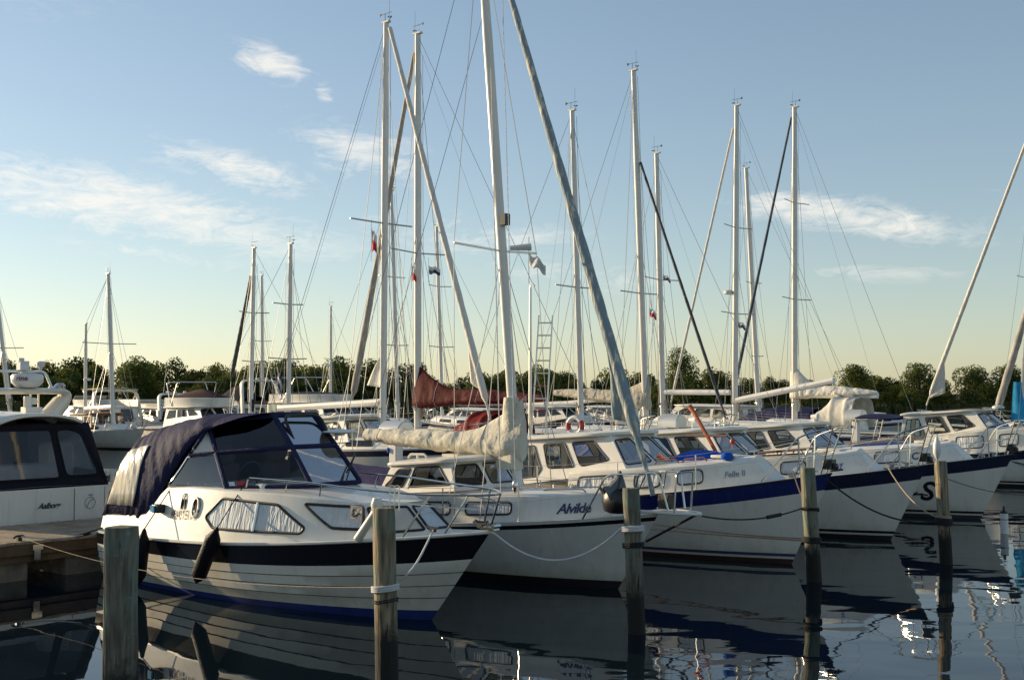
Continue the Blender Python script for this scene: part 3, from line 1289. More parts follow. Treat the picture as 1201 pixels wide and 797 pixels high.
def trees():
    rng = random.Random(11)
    temps = []
    for k in range(7):
        tb = MB()
        crown(tb, (0, 0, 0), 1.0, 1.0, 3000, rng, .048, 17 + k)
        temps.append(np.array([tuple(v) for v in tb.v]))
    chunks = []

    def put(x, y, z, w, h):
        a = rng.random() * 2 * PI
        v = temps[rng.randrange(7)]
        c, s_ = math.cos(a), math.sin(a)
        chunks.append(np.stack([(v[:, 0] * c - v[:, 1] * s_) * w + x, (v[:, 0] * s_ + v[:, 1] * c) * w + y, v[:, 2] * h + z], 1))
    x = -118.0
    while x < 125:
        for row in range(3):
            xx = x + rng.uniform(-1.8, 1.8)
            y = 156 + row * 6 + rng.uniform(-2, 2)
            tall = 5.8 if xx < -20 else 4.9 if xx < 12 else 4.1
            hgt = tall * (.86 + .45 * abs(noise.noise(V((xx * .09, row * 3.1, 2)))) + rng.uniform(-.14, .20)) * (.66, .95, 1.05)[row]
            w = hgt * rng.uniform(.42, .62)
            put(xx, y, .4 + hgt * .5, w, hgt * .62)
            if row == 0 and rng.random() < .7:
                put(xx + 1.2, y - 2.5, .9, rng.uniform(1.5, 2.4), rng.uniform(1.1, 1.9))
        x += rng.uniform(1.9, 3.1)
    vv = np.concatenate(chunks)
    nf = len(vv) // 4
    me = bpy.data.meshes.new('treeline')
    me.vertices.add(len(vv))
    me.vertices.foreach_set('co', vv.ravel().astype(np.float32))
    me.loops.add(nf * 4)
    me.loops.foreach_set('vertex_index', np.arange(nf * 4, dtype=np.int32))
    me.polygons.add(nf)
    me.polygons.foreach_set('loop_start', np.arange(0, nf * 4, 4, dtype=np.int32))
    me.update(calc_edges=True)
    me.materials.append(MATS['leaf_green'])
    to = bpy.data.objects.new('treeline', me)
    COL.objects.link(to)
    tag(to, kind='stuff')
    # the trees that stand out of the wood one by one
    spots = [(1078, 425, 2.8, 'tall upright tree behind the foot of the white furled jib at right'), (1143, 432, 4.2, 'broad round green tree between the white and the grey furled jibs'),
             (1003, 432, 3.4, 'dark rounded tree just right of the cream sail cover boom end'), (797, 416, 3.4, 'highest tree of the shore wood, ragged top behind two white masts'),
             (1185, 430, 3.2, 'tree on the far bank behind the blue mast cover'), (160, 424, 3.4, 'bushy tree rising above the wood right of the wooden cabin ketch mast'),
             (397, 424, 3.2, 'tree sticking up right of the white flybridge cruiser with the bimini frame')]
    for px, py, w, lab in spots:
        top = at_Y(px, py, 154)
        t = thing('tree', (top.x, 154, .5), 0, lab, 'tree', 'trees on the far shore')
        hh = top.z - .5
        tr = MB()
        tr.tube([V((0, 0, -.4)), V((.1, 0, hh * .35)), V((0, .1, hh * .75))], [.22, .17, .06], 7)
        for k in range(4):
            a = k * 1.7
            tr.tube([V((.05, 0, hh * (.3 + .1 * k))), V((math.cos(a) * w * .6, math.sin(a) * w * .5, hh * (.5 + .09 * k)))], [.09, .03], 5)
        tr.build('trunk', 'bark', t)
        cb = MB()
        crown(cb, (0, 0, hh * .56), w, hh * .56, 4200, rng, .13, 22)
        cb.build('crown', 'leaf_green', t, smooth=0, weld=False)
    rb = MB()
    for i in range(9000):
        x = rng.uniform(-110, 120)
        y = 149.2 + rng.random() * 5 + 1.2 * noise.noise(V((x * .06, 0, 0)))
        hh = rng.uniform(1.3, 2.1) * (.8 + .4 * noise.noise(V((x * .05, y * .2, 5))))
        w = rng.uniform(.10, .22)
        dx = rng.uniform(-.3, .3)
        rb.add([(x - w, y, -.1), (x + w, y, -.1), (x + dx + w * .4, y + .1, hh), (x + dx - w * .4, y + .1, hh)], [(0, 1, 2, 3)])
    tag(rb.build('reeds', 'reed_green', smooth=0, weld=False), kind='stuff')


# pier: front edge from PIER0 along PD; local x along the pier, local y towards the far side
PIER0 = V((-7.51, 17.26, 0))
PD = V((.649, .760, 0)).normalized()
PN = V((-PD.y, PD.x, 0))


def pier_pt(x, y, z):
    return PIER0 + PD * x + PN * y + V((0, 0, z))


def pier():
    t = thing('pier', PIER0, math.atan2(PD.y, PD.x), 'weathered wooden boat pier on concrete floats behind the sterns', 'pier')
    rng = random.Random(3)
    mb = MB()
    x = -9.0
    while x < 36:
        w = .142
        mb.box((x + w / 2, 1.1 + rng.uniform(-.01, .01), .575 + rng.uniform(-.003, .003)), (w - .008, 2.24, .04))
        x += w
    mb.build('decking', 'pier_board', t, smooth=0)
    mb = MB()
    for y in (.03, 2.17):
        mb.box((13.5, y, .47), (45, .08, .16))
        mb.box((13.5, y + (.05 if y < 1 else -.05), .33), (45, .06, .10))
    for k in range(22):
        mb.box((-8.5 + k * 2, 1.1, .44), (.08, 2.0, .1))
    mb.build('beam', 'pier_beam', t, smooth=0)
    for k in range(17):
        x = -8.3 + k * 2.6
        fb = MB()
        fb.box((x, 1.1, .0), (2.0, 1.95, .56))
        fb.build('concrete_float', 'concrete', t, smooth=0, bevel=.03)
    for k, x in enumerate((-1.2, .55, 5, 9.5, 14, 18.5, 23, 27.5)):
        b = MB()
        b.box((x, -.03, .42), (.1, .04, .22))
        b.box((x, -.055, .5), (.16, .02, .08))
        b.build('bracket', 'steel', t)
    # mooring ring with rope hitch is part of the pier hardware
    for x in (.35, 3.2, 7, 11):
        b = MB()
        b.tube([V((x - .09, .12, .64)), V((x - .05, .12, .67)), V((x + .05, .12, .67)), V((x + .09, .12, .64))], .016, 6)
        b.box((x, .12, .62), (.06, .05, .06))
        b.build('cleat', 'black_plastic', t)
    return t


# ------------------------------------------------------------------ piles
def pile(px_top, py_top, px_base, d, h, m, label, square=False, rings=(), seed=0):
    base_y = None
    top = at_z(px_top, py_top, h)
    base = at_z(px_base, HORIZON + 2.8 * F_PX / top.y, 0)
    t = thing('mooring_pile', (base.x, base.y, 0), 0, label, 'mooring pile', 'timber mooring piles in front of the bows')
    ax = top - base
    n = 26
    k = 20
    R_ = []
    for i in range(n + 1):
        s = lerp(-.9, h, i / n) / h
        c = V((ax.x * s, ax.y * s, h * s))
        rr = d / 2 * (1 + .05 * noise.noise(V((0, seed, s * 2.2))) + .05 * (1 - s))
        if i == n:
            rr *= .95
        ring = []
        for j in range(k):
            a = 2 * PI * j / k + .4
            q = 1 + .05 * noise.noise(V((math.cos(a) * 1.3 + seed, math.sin(a) * 1.3, s * 2)))
            if square:
                ca, sa = abs(math.cos(a - .4 + PI / 4)), abs(math.sin(a - .4 + PI / 4))
                q *= min(1 / max(ca, sa), 1.30) * .95
            elif math.cos(a - seed * 1.9) > .985 and s > -.2:
                q *= .93
            ring.append(c + V((math.cos(a) * rr * q, math.sin(a) * rr * q, 0)))
        R_.append(ring)
    MB().loft(R_).build('timber', m, t, smooth=50, bevel=.006)
    for (z, mm, turns, rr) in rings:
        mb = MB()
        s0 = z / h
        pts = []
        for i in range(int(turns * 14) + 1):
            a = i / 14 * 2 * PI
            zz = z + .020 * i / 14 - .01 * turns
            s = zz / h
            pts.append(V((ax.x * s + math.cos(a) * (d / 2 * 1.06 + rr), ax.y * s + math.sin(a) * (d / 2 * 1.06 + rr), zz + .012 * math.sin(a + seed))))
        mb.tube(pts, rr, 6)
        mb.build('rope_turns', mm, t)
    return t, base, ax, h


def pile_at(P, z, dx=0.0, dy=0.0):
    t, b, ax, h = P
    s = z / h
    return V((b.x + ax.x * s + dx, b.y + ax.y * s + dy, z))


def rope(pts, r, m, label, cat='mooring line', group='mooring lines of the moored boats', name='mooring_line'):
    pts = [V(p) for p in pts]
    o0 = pts[0].copy()
    o = MB().tube([p - o0 for p in pts], r, 6).build(name, m)
    o.location = o0
    return tag(o, label, cat, group)


setting()
trees()
PIER = pier()
HEAD = R(43)
HD = V((math.cos(HEAD), -math.sin(HEAD), 0))      # bows of the front row
HN = V((math.sin(HEAD), math.cos(HEAD), 0))       # their port side, away from the camera


# ------------------------------------------------------------------ front boat: motor cruiser with navy canopy
def cabin_cruiser():
    O = V((-.25, 13.95, 0))
    th = R(42)
    t = thing('motor_boat', O, -th, 'white cabin cruiser with black hull band and navy cockpit canopy, foremost in the row', 'motor boat')
    h = Hull(7.15, 2.46, .72, 1.17, ov=1.0, tr=-.10, draft=.55, st=.93, p=1.9, e0=.22, e1=.80, bp=2.15, um=.40)
    bot = lambda u: lerp(.05, .13, u)
    lv = [lambda u: (h.sheer(u), .0), lambda u: (h.sheer(u) - .035, .012), lambda u: (h.sheer(u) - .036, .0),
          lambda u: (h.sheer(u) - .15, 0), lambda u: (h.sheer(u) - lerp(.20, .36, u), 0)]
    bands = [0, 1, 1, 1]
    for k in range(3):
        a = (k + 1) / 4
        def zf(u, a=a):
            return lerp(h.sheer(u) - lerp(.20, .36, u), bot(u), a)
        lv.append(lambda u, zf=zf: (zf(u) + .006, .010))
        bands.append(0)
        lv.append(lambda u, zf=zf: (zf(u) - .006, .0))
        bands.append(2)
    lv += [lambda u: (bot(u), .006), lambda u: (-.08, 0), lambda u: (-.3, 0), lambda u: (-.55, 0)]
    bands += [0, 3, 3, 3]
    hull = h.build(t, lv, bands, ['gelcoat', 'black_band', 'groove', 'antifoul_blue'], nu=44)
    h.rubrail(t, 'gelcoat_grey', .022, .015)
    h.deck(t, 'gelcoat', drop=.012, camber=.06)
    # raised deck
    xs = [-7.12, -6.5, -6.1, -5.85, -5.7, -5.55, -5.4, -5.2, -4.8, -4.3, -3.8, -3.3, -2.8, -2.4, -2.0, -1.7, -1.45]
    ztab = [(-7, 1.0), (-5.95, 1.02), (-5.35, 1.47), (-4.6, 1.50), (-3, 1.50), (-1.4, 1.42)]
    wid = lambda x: h.deck_half(x) - lerp(.05, .16, min(1, max(0, (x + 4) / 2.6)))
    bt = [V((x, -wid(x), h.deck_z(x) - .015)) for x in xs]
    tp = []
    for x, b in zip(xs, bt):
        zt = curve(ztab, x)
        tp.append(V((x - .30 * max(0, (x + 2.4) / .95) ** 2, -(wid(x) - .22 * (zt - b.z)), zt)))
    mir = lambda p: V((p.x, -p.y, p.z))
    nb = V((-.80, -.20, h.deck_z(-.8) - .0))
    ntp = V((-1.28, -.16, 1.44))
    side = Strip(bt, tp)
    front = Strip([bt[-1], nb], [tp[-1], ntp])
    mid = Strip([nb, mir(nb)], [ntp, mir(ntp)])
    mb = MB()
    for f_ in (lambda p: p, mir):
        mb.loft([[f_(p.lerp(q, k / 6)) for p, q in zip(bt, tp)] for k in range(7)], closed=False)
    mb.add([bt[-1], nb, ntp, tp[-1]], [(0, 1, 2, 3)])
    mb.add([mir(bt[-1]), mir(nb), mir(ntp), mir(tp[-1])], [(0, 1, 2, 3)])
    mb.add([nb, mir(nb), mir(ntp), ntp], [(0, 1, 2, 3)])
    mb.add([bt[0], mir(bt[0]), mir(tp[0]), tp[0]], [(0, 1, 2, 3)])
    top_line = tp + [ntp]
    rows = [[V((p.x + (.06 * (1 - (2 * j / 8 - 1) ** 2) if p.x > -1.8 else 0), lerp(p.y, -p.y, j / 8), p.z + .06 * (1 - (2 * j / 8 - 1) ** 2) * min(1, abs(p.y)))) for j in range(9)] for p in top_line]
    mb.loft(rows, closed=False)
    sup = mb.build('superstructure', 'gelcoat', t, smooth=40, bevel=.03)

    def on_side(W_, x, z):
        best = None
        lo, hi = 0, W_.ls
        for _ in range(40):
            mid_ = (lo + hi) / 2
            if W_.P(mid_, W_.lt * .5).x < x:
                lo = mid_
            else:
                hi = mid_
        a = (lo + hi) / 2
        p0, p1 = W_.P(a, 0), W_.P(a, W_.lt)
        return (a, W_.lt * (z - p0.z) / (p1.z - p0.z))
    w1 = [on_side(side, x, z) for x, z in ((-4.28, 1.12), (-4.08, .99), (-2.48, 1.02), (-2.42, 1.09), (-2.92, 1.36), (-3.97, 1.39))]
    ws = window(sup, side, w1, .05, 'curtain', 'rubber', .020, metric=True)
    a0 = on_side(side, -3.25, 1.0)
    a1 = on_side(side, -3.25, 1.37)
    mu = MB()
    mu.tube([side.at(a0[0], a0[1], .016), side.at(a1[0], a1[1], .016)], .022, 6, flat=.6)
    mu.build('mullion', 'steel', ws)
    w2 = [on_side(side, x, z) for x, z in ((-2.05, 1.11), (-1.68, 1.11), (-1.62, 1.38), (-2.50, 1.39))]
    window(sup, side, w2, .05, 'curtain', 'rubber', .020, metric=True)
    pst = side.mirrored()
    for w in (w1, w2):
        window(sup, pst, [(side.ls - a, b) for a, b in reversed(w)], .05, 'curtain', 'rubber', .020, metric=True)
    fw = [(.08, .16), (.95, .16), (.93, .86), (.06, .86)]
    window(sup, front, fw, .03, 'curtain_pale', 'rubber', .018)
    window(sup, front.mirrored(), [(1 - a, b) for a, b in reversed(fw)], .03, 'curtain', 'rubber', .018)
    window(sup, mid, [(.05, .16), (.95, .16), (.92, .86), (.08, .86)], .03, 'curtain', 'rubber', .018)
    # writing and badges on the quarter
    a, b = on_side(side, -5.10, 1.06)
    lettering(t, 'MASTER 740', side, a - .03, b - .01, .135, 'lettering_black', spacing=1.0, squash=.82, off=.02)
    a, b = on_side(side, -4.88, 1.27)
    mb = MB()
    mb.tube([side.at(a + .052 * math.cos(k * PI / 8), b + .10 * math.sin(k * PI / 8), .01) for k in range(16)], .006, 5, closed=True)
    mb.tube([side.at(a - .03, b - .09, .01), side.at(a - .03, b + .04, .01), side.at(a, b - .03, .01), side.at(a + .03, b + .04, .01), side.at(a + .03, b - .09, .01)], .007, 5)
    mb.build('emblem', 'lettering_black', t)
    a, b = on_side(side, -4.55, 1.23)
    mb = MB()
    mb.tube([side.at(a + .075 * math.cos(k * PI / 9), b + .095 * math.sin(k * PI / 9), .012) for k in range(18)], .02, 6, closed=True)
    vent = mb.build('porthole_vent', 'steel', t)
    rg = [[side.at(a + .07 * q * math.cos(k * PI / 8), b + .09 * q * math.sin(k * PI / 8), .014) for k in range(16)] for q in (.05, 1)]
    MB().loft(rg, cap=(True, False)).build('shell', 'canvas_brown', vent)
    a, b = on_side(side, -5.42, 1.15)
    p = side.at(a, b, .06)
    mb = MB()
    mb.box(p, (.17, .13, .12))
    nl = mb.build('navigation_light', 'black_plastic', t, bevel=.015)
    MB().box(p + V((-.03, -.075, 0)), (.10, .03, .085)).build('lens', 'canvas_turquoise', nl)

    # windscreen and canopy: two tiers of panes, aft cloth hood
    zb_, zm_, zt_ = 1.50, 2.00, 2.44
    b0, b1, b2 = V((-5.42, -1.0, 1.47)), V((-4.05, -.93, 1.50)), V((-2.86, -.42, 1.58))
    m0, m1, m2 = V((-5.12, -.90, 1.90)), V((-4.50, -.80, 1.97)), V((-3.34, -.38, 2.07))
    t1, t2 = V((-4.92, -.66, 2.39)), V((-3.80, -.34, 2.49))
    def glaze(bot, top, name, pane, holes, fm, fr, mirror=True, nm='windscreen_pane'):
        Ws = [Strip(bot, top)]
        if mirror:
            Ws.append(Ws[0].mirrored())
        for i, W_ in enumerate(Ws):
            c = holes if i == 0 else [(1 - x, y) for x, y in reversed(holes)]
            window(t, W_, c, .03, pane, fm, fr, name=nm, sub='glass')
    full = [(0, 0), (1, 0), (1, 1), (0, 1)]
    glaze([b0, b1], [m0, m1], 'side', 'side_glass', [(.02, .02), (.985, .02), (.97, .97), (.12, .97)], 'steel', .02)
    glaze([b1, b2], [m1, m2], 'front', 'tinted_glass', full, 'canvas_navy', .032)
    glaze([b2, mir(b2)], [m2, mir(m2)], 'mid', 'tinted_glass', full, 'canvas_navy', .032, False)
    glaze([m1, m2], [t1, t2], 'front', 'vinyl_clear', full, 'canvas_navy', .034, nm='canopy_pane')
    glaze([m2, mir(m2)], [t2, mir(t2)], 'mid', 'vinyl_clear', full, 'canvas_navy', .034, False, nm='canopy_pane')
    glaze([m0 + V((.12, 0, .02)), m1], [m0.lerp(t1, .35) + V((.28, .03, .22)), t1 + V((.02, -.005, -.06))], 'q', 'vinyl_milky', full, 'canvas_navy', .030, nm='quarter_pane')
    # cloth hood lofted over hoops: (x_base, y_base, z_base, x_top, z_top)
    hoops = [(-7.20, 1.02, .93, -7.22, 1.02), (-7.12, 1.05, .95, -6.80, 1.65), (-7.0, 1.06, .97, -6.50, 2.19), (-6.4, 1.06, .99, -6.08, 2.32), (-5.84, 1.04, 1.02, -5.72, 2.40), (-5.50, 1.0, 1.42, -5.35, 2.455), (-5.2, .92, 1.84, -4.9, 2.49), (-4.90, .74, 2.30, -3.82, 2.53)]

    def hood_pt(a, v, wr=1.0):
        s = a * (len(hoops) - 1)
        i = min(int(s), len(hoops) - 2)
        f = s - i
        q = [lerp(hoops[i][k], hoops[i + 1][k], f) for k in range(5)]
        ph = v * PI
        c, sn = math.cos(ph), math.sin(ph)
        y = -math.copysign(abs(c) ** .36, c) * lerp(q[1], q[1] * .86, min(1, sn * 1.3))
        zf = sn ** .38
        z = q[2] + (q[4] - q[2]) * zf
        x = q[0] + (q[3] - q[0]) * zf
        p = V((x, y, z))
        am = .05 * wr * (1.0 if 1.5 < s < 6.5 else .4)
        fold = noise.noise(V((x * 2.6 + z * 2.0, y * .7, z * .8))) + .6 * noise.noise(V((x * 7 + z * 4, y * 2, z * 1.7)))
        return p + V((.3 * am * fold, math.copysign(am * fold, y), am * .8 * fold))
    hood = MB().sheet(lambda a, v: hood_pt(a, v), 84, 60).build('canopy', 'canvas_navy', t, smooth=80, solid=.008)

    def hood_panel(a0, a1, v0, v1, name, skew=0.0):
        c0 = V((-5.9, 0, 1.2))

        def f(i, j):
            p = hood_pt(lerp(a0, a1, i) + skew * j, lerp(v0, v1, j), .6)
            n = (p - c0)
            n.x *= .25
            return p + n.normalized() * .028
        return MB().sheet(f, 20, 20).build(name, 'vinyl_milky', hood, smooth=80, solid=.004)
    hood_panel(.295, .48, .0012, .16, 'window_panel')
    hood_panel(.295, .48, .9988, .84, 'window_panel')
    hood_panel(.05, .25, .06, .46, 'window_panel')
    hood_panel(.05, .25, .54, .94, 'window_panel')
    # interior: dash, seats, wheel
    mb = MB()
    mb.box((-3.85, 0, 1.53), (.75, 1.5, .12))
    mb.build('dashboard', 'gelcoat', t, bevel=.04)
    for y in (-.45, .45):
        mb = MB()
        mb.box((-4.85, y, 1.50), (.16, .5, .62))
        mb.box((-4.65, y, 1.24), (.5, .5, .12))
        mb.lathe([(.16, 0), (.19, .12), (.15, .26), (.05, .3)], 12, (-4.87, y, 1.78))
        mb.build('seat', 'interior_dark', t, bevel=.05)
    mb = MB()
    mb.tube([V((-4.28 + .06 * math.sin(k * PI / 10), -.4 + .19 * math.cos(k * PI / 10), 1.66 + .18 * math.sin(k * PI / 10))) for k in range(20)], .015, 6, closed=True)
    mb.tube([V((-4.0, -.4, 1.55)), V((-4.27, -.4, 1.66))], .02, 6)
    mb.build('steering_wheel', 'black_plastic', t)
    # wipers
    for y0_, s_ in ((-.75, 1), (.1, 1), (.62, 1)):
        p0 = b1.lerp(b2, .3) if y0_ < -.5 else V((-2.84, y0_, 1.6))
        if y0_ > .5:
            p0 = mir(b1.lerp(b2, .4))
        mb = MB()
        mb.tube([p0 + V((.06, 0, .0)), p0 + V((-.12, .26 * s_, .26))], .010, 5)
        mb.tube([p0 + V((-.02, .08, .12)), p0 + V((-.22, .40 * s_, .36))], .012, 5)
        mb.build('wiper', 'black_plastic', t)
    # stickers on the windscreen
    W_ = Strip([b1, b2], [m1, m2])
    for a, wd, m in ((.05, .09, 'flag_white'), (.15, .12, 'flag_red')):
        P = [W_.at(W_.ls * a, .045, -.012), W_.at(W_.ls * a + wd, .045, -.012), W_.at(W_.ls * a + wd, .12, -.012), W_.at(W_.ls * a, .12, -.012)]
        P2 = [W_.at(W_.ls * a, .045, .012), W_.at(W_.ls * a + wd, .045, .012), W_.at(W_.ls * a + wd, .12, .012), W_.at(W_.ls * a, .12, .012)]
        MB().loft([P, P2]).build('sticker', m, t)
    # radar pod arch seen above the hood, searchlight
    mb = MB()
    mb.tube(bent([V((-3.42, -.26, 2.10)), V((-3.70, -.26, 2.50)), V((-3.68, .36, 2.50)), V((-3.40, .36, 2.10))], .14), .022, 8)
    mb.build('grab_hoop', 'black_plastic', t)
    mb = MB()
    mb.lathe([(.02, 0), (.03, .1)], 8, (-3.42, .46, 2.14))
    mb.lathe([(.05, 0), (.24, .03), (.24, .045), (.03, .08)], 20, (-3.38, .48, 2.22))
    mb.build('dish_antenna', 'white_plastic', t)
    mb = MB()
    mb.lathe([(.07, 0), (.07, .12)], 12, (-4.45, .1, 2.52))
    mb.build('horn', 'steel', t)
    # side rails, bow rail
    for sg in (-1, 1):
        base = [(-3.75, -.82, 1.53), (-3.72, -.82, 1.66), (-2.4, -.80, 1.66), (-1.4, -.72, 1.62), (-.5, -.58, 1.60), (-.02, -.22, 1.60)]
        pts = bent([V((x, sg * abs(y), z)) for x, y, z in base] + [V((.06, 0, 1.60))], .1)
        mb = MB()
        mb.tube(pts, .014, 7)
        for x, y in ((-2.9, .80), (-2.2, .79)):
            mb.tube([V((x, sg * y, 1.66)), V((x - .06, sg * (y - .03), 1.5))], .011, 6)
        for x, y, yb in ((-.62, .62, .70), (-.22, .38, .40)):
            mb.tube([V((x + .12, sg * (y - .1), 1.60)), V((x - .16, sg * yb, h.deck_z(x)))], .012, 6)
        mb.tube(bent([V((-1.2, sg * .70, 1.5)), V((-.4, sg * .53, 1.47)), V((0, sg * .18, 1.44))], .1), .009, 6)
        mb.build('rail', 'steel', t)
    # cleats, anchor housing, small plate with a triangle
    for x, y in ((-.55, -.42), (-.55, .42), (-.16, -.02), (-6.6, -.95)):
        z = h.deck_z(x) + (.06 if x > -1 else .34)
        mb = MB()
        mb.tube([V((x - .11, y, z + .05)), V((x - .06, y, z + .035)), V((x + .06, y, z + .035)), V((x + .11, y, z + .05))], .014, 6)
        mb.box((x, y, z + .01), (.08, .03, .05))
        mb.build('cleat', 'black_plastic', t)
    mb = MB()
    mb.tube([V((-1.5, -.78, 1.02)), V((-1.15, -.75, 1.42))], .055, 10)
    mb.lathe([(.06, 0), (.08, .1), (.05, .18)], 12, (-1.18, -.75, 1.36))
    mb.build('folded_fender_rack', 'gelcoat_cream', t)
    mb = MB()
    mb.box((-1.38, -.90, 1.36), (.22, .02, .17))
    pl = mb.build('plate', 'bag_grey', t)
    MB().tube([V((-1.44, -.915, 1.31)), V((-1.44, -.915, 1.41)), V((-1.33, -.915, 1.36))], .007, 5, closed=True).build('triangle_mark', 'rope_white', pl)
    mb = MB()
    mb.box((-.02, 0, 1.2), (.22, .1, .03))
    mb.tube([V((.08, -.06, 1.23)), V((.08, .06, 1.23))], .03, 8)
    mb.build('bow_roller', 'steel', t)
    mb = MB()
    mb.box((-7.1, 0, .12), (.5, 1.2, .05))
    mb.box((-7.15, -.35, -.1), (.3, .25, .5))
    mb.build('bathing_platform', 'gelcoat_grey', t, bevel=.02)
    for k, (x, z) in enumerate(((-5.05, 1.53), (-4.6, 1.53))):
        mb = MB()
        mb.box((x, -.93, z), (.12, .03, .03))
        mb.box((x, -.92, z - .03), (.04, .03, .05))
        mb.build('handle', 'steel', t)
    M = Matrix.Translation(O) @ Matrix.Rotation(-th, 4, 'Z')
    return t, h, M


# ------------------------------------------------------------------ fenders
def fender(P_top, P_body, lean, label, ln=.52, r=.085, m='fender_black'):
    """Hung by a short line: P_top where the line is made fast, P_body the fender's upper end."""
    t = thing('fender', P_body, 0, label, 'fender', 'fenders hanging along the hulls')
    ax = V(lean).normalized()
    q = V((0, 0, -1)).rotation_difference(ax).to_matrix()
    prof = [(.012, .06), (.03, .03), (.045, -.02), (r, -.14), (r, -ln + .10), (r * .6, -ln + .02), (.02, -ln - .04), (.01, -ln - .06)]
    rings = [[q @ V((rr * math.cos(k * PI / 8), rr * math.sin(k * PI / 8), z)) for k in range(16)] for rr, z in prof]
    MB().loft(rings).build('body', m, t)
    MB().tube([q @ V((0, 0, .05)), V(P_top) - V(P_body)], .008, 5).build('lanyard', 'rope_black', t)
    return t


# ------------------------------------------------------------------ front row: deck-saloon motor sailers
def motor_sailer(O, head, label, stripe, dx=0.0, dz=0.0, zb=1.5, bottom='antifoul_black', L=8.0, extras=None, roof='gelcoat', top='gelcoat', wins='clear_glass', boot_m='black_band'):
    t = thing('motor_sailer', O, -head, label, 'sailing boat', 'motor sailers moored bow out in the front row')
    h = Hull(L, 2.75, .82, zb, ov=.75, tr=-.15, draft=.6, st=.72, p=2.2, e0=.22, e1=.78, bp=2.25, um=.42)
    lv = levels_stripe(h, .035, .25)
    h.build(t, lv, [0, 1, 0, 0, 0, 0, 2, 0, 3, 3, 3], ['gelcoat', stripe, boot_m, bottom])
    h.rubrail(t, 'rubber', .014, .02)
    h.deck(t)
    wn = [([(.06, .26), (.26, .26), (.26, .80), (.06, .80)], .09), ([(.37, .26), (.50, .26), (.50, .80), (.37, .80)], .09), ([(.58, .26), (.70, .26), (.70, .80), (.58, .80)], .09)]
    tb, ts = trunk(t, h, -4.7 + dx, -.95, 1.36 + dz, 1.70 + dz, .32, .06, .38, wn)
    w0 = [([(.04, .14), (.27, .14), (.31, .30), (.22, .86), (.06, .86)], .05, None), ([(.37, .30), (.60, .26), (.53, .88), (.31, .88)], .07, None), ([(.655, .26), (.90, .34), (.82, .88), (.60, .88)], .07, None)]
    body, rf, walls, tops = pilothouse(t, -6.35 + dx, -3.48 + dx, -3.18 + dx, .95, .86, .30, 1.02, 1.44 + dz, 1.50 + dz, 1.89 + dz, 2.04 + dz, .18, .50, w0, wins, top, roof)
    # cockpit well and coaming aft of the saloon, floor and bunk inside the saloon
    mb = MB()
    mb.box((-4.6 + dx, 0, 1.12), (2.6, 1.5, .04))
    mb.box((-5.4 + dx, .45, 1.35), (.7, .5, .45))
    mb.box((-3.75 + dx, 0, 1.42), (.5, 1.3, .30))
    mb.build('saloon_interior', 'interior_grey', t)
    mb = MB()
    mb.tube([V((-4.35 + dx + .02 * math.sin(a / 8 * 2 * PI), -.35 + .2 * math.cos(a / 8 * 2 * PI), 1.68 + .2 * math.sin(a / 8 * 2 * PI))) for a in range(8)], .014, 5, closed=True)
    mb.build('steering_wheel', 'black_plastic', t)
    pulpit(t, h, -1.0, .70)
    guard_rail(t, h, (-6.9, -5.2, -3.4, -2.0))
    # grab rails on the roof, deck hatch, bow fairlead with anchor
    for sg in (-1, 1):
        mb = MB()
        zz = lambda x: 1.36 + dz + (x + 4.7 - dx) / 3.7 * .34 + .05
        xs = [-3.0 + dx * .6, -2.5 + dx * .6, -2.0 + dx * .6]
        for a, b in zip(xs, xs[1:]):
            y = sg * (h.deck_half(a) - .55)
            mb.tube(bent([V((a, y, zz(a))), V((a + .05, y, zz(a) + .06)), V((b - .05, y, zz(b) + .06)), V((b, y, zz(b)))], .03), .014, 5)
        mb.build('grab_rail', 'teak', t)
    mb = MB()
    mb.tube([V((.0, -.07, zb + .03)), V((.12, -.07, zb + .05)), V((.14, .07, zb + .05)), V((0, .07, zb + .03))], .02, 6)
    mb.tube([V((.04, -.05, zb + .10)), V((.04, .05, zb + .10))], .055, 10)
    mb.box((-.05, 0, zb + .13), (.16, .16, .16))
    mb.build('bow_fairlead', 'black_plastic', t, bevel=.01)
    for sg in (-1, 1):
        mb = MB()
        x, y = -.55, sg * .33
        mb.tube([V((x - .12, y, h.deck_z(x) + .1)), V((x - .06, y, h.deck_z(x) + .085)), V((x + .06, y, h.deck_z(x) + .085)), V((x + .12, y, h.deck_z(x) + .1))], .015, 6)
        mb.box((x, y, h.deck_z(x) + .05), (.08, .03, .08))
        mb.build('cleat', 'steel', t)
    mb = MB()
    mb.box((-1.9, 0, 1.66 + dz + .06), (.5, .5, .05))
    mb.build('hatch', 'gelcoat_grey', t, bevel=.015)
    M = Matrix.Translation(O) @ Matrix.Rotation(-head, 4, 'Z')
    return dict(t=t, h=h, M=M, trunk=ts, body=tb, roof=rf, walls=walls)


def searchlight(parent, p, m='white_plastic'):
    p = V(p)
    mb = MB()
    mb.tube([p, p + V((0, 0, .12))], .015, 6)
    mb.tube([p + V((-.08, 0, .17)), p + V((.1, 0, .17))], [.045, .075], 12)
    mb.build('searchlight', m, parent)


def horn(parent, p):
    p = V(p)
    mb = MB()
    mb.tube([p + V((-.32, 0, .1)), p + V((.05, 0, .1)), p + V((.14, 0, .1))], [.015, .018, .06], 10)
    mb.tube([p, p + V((0, 0, .1))], .012, 6)
    mb.build('horn', 'steel', parent)


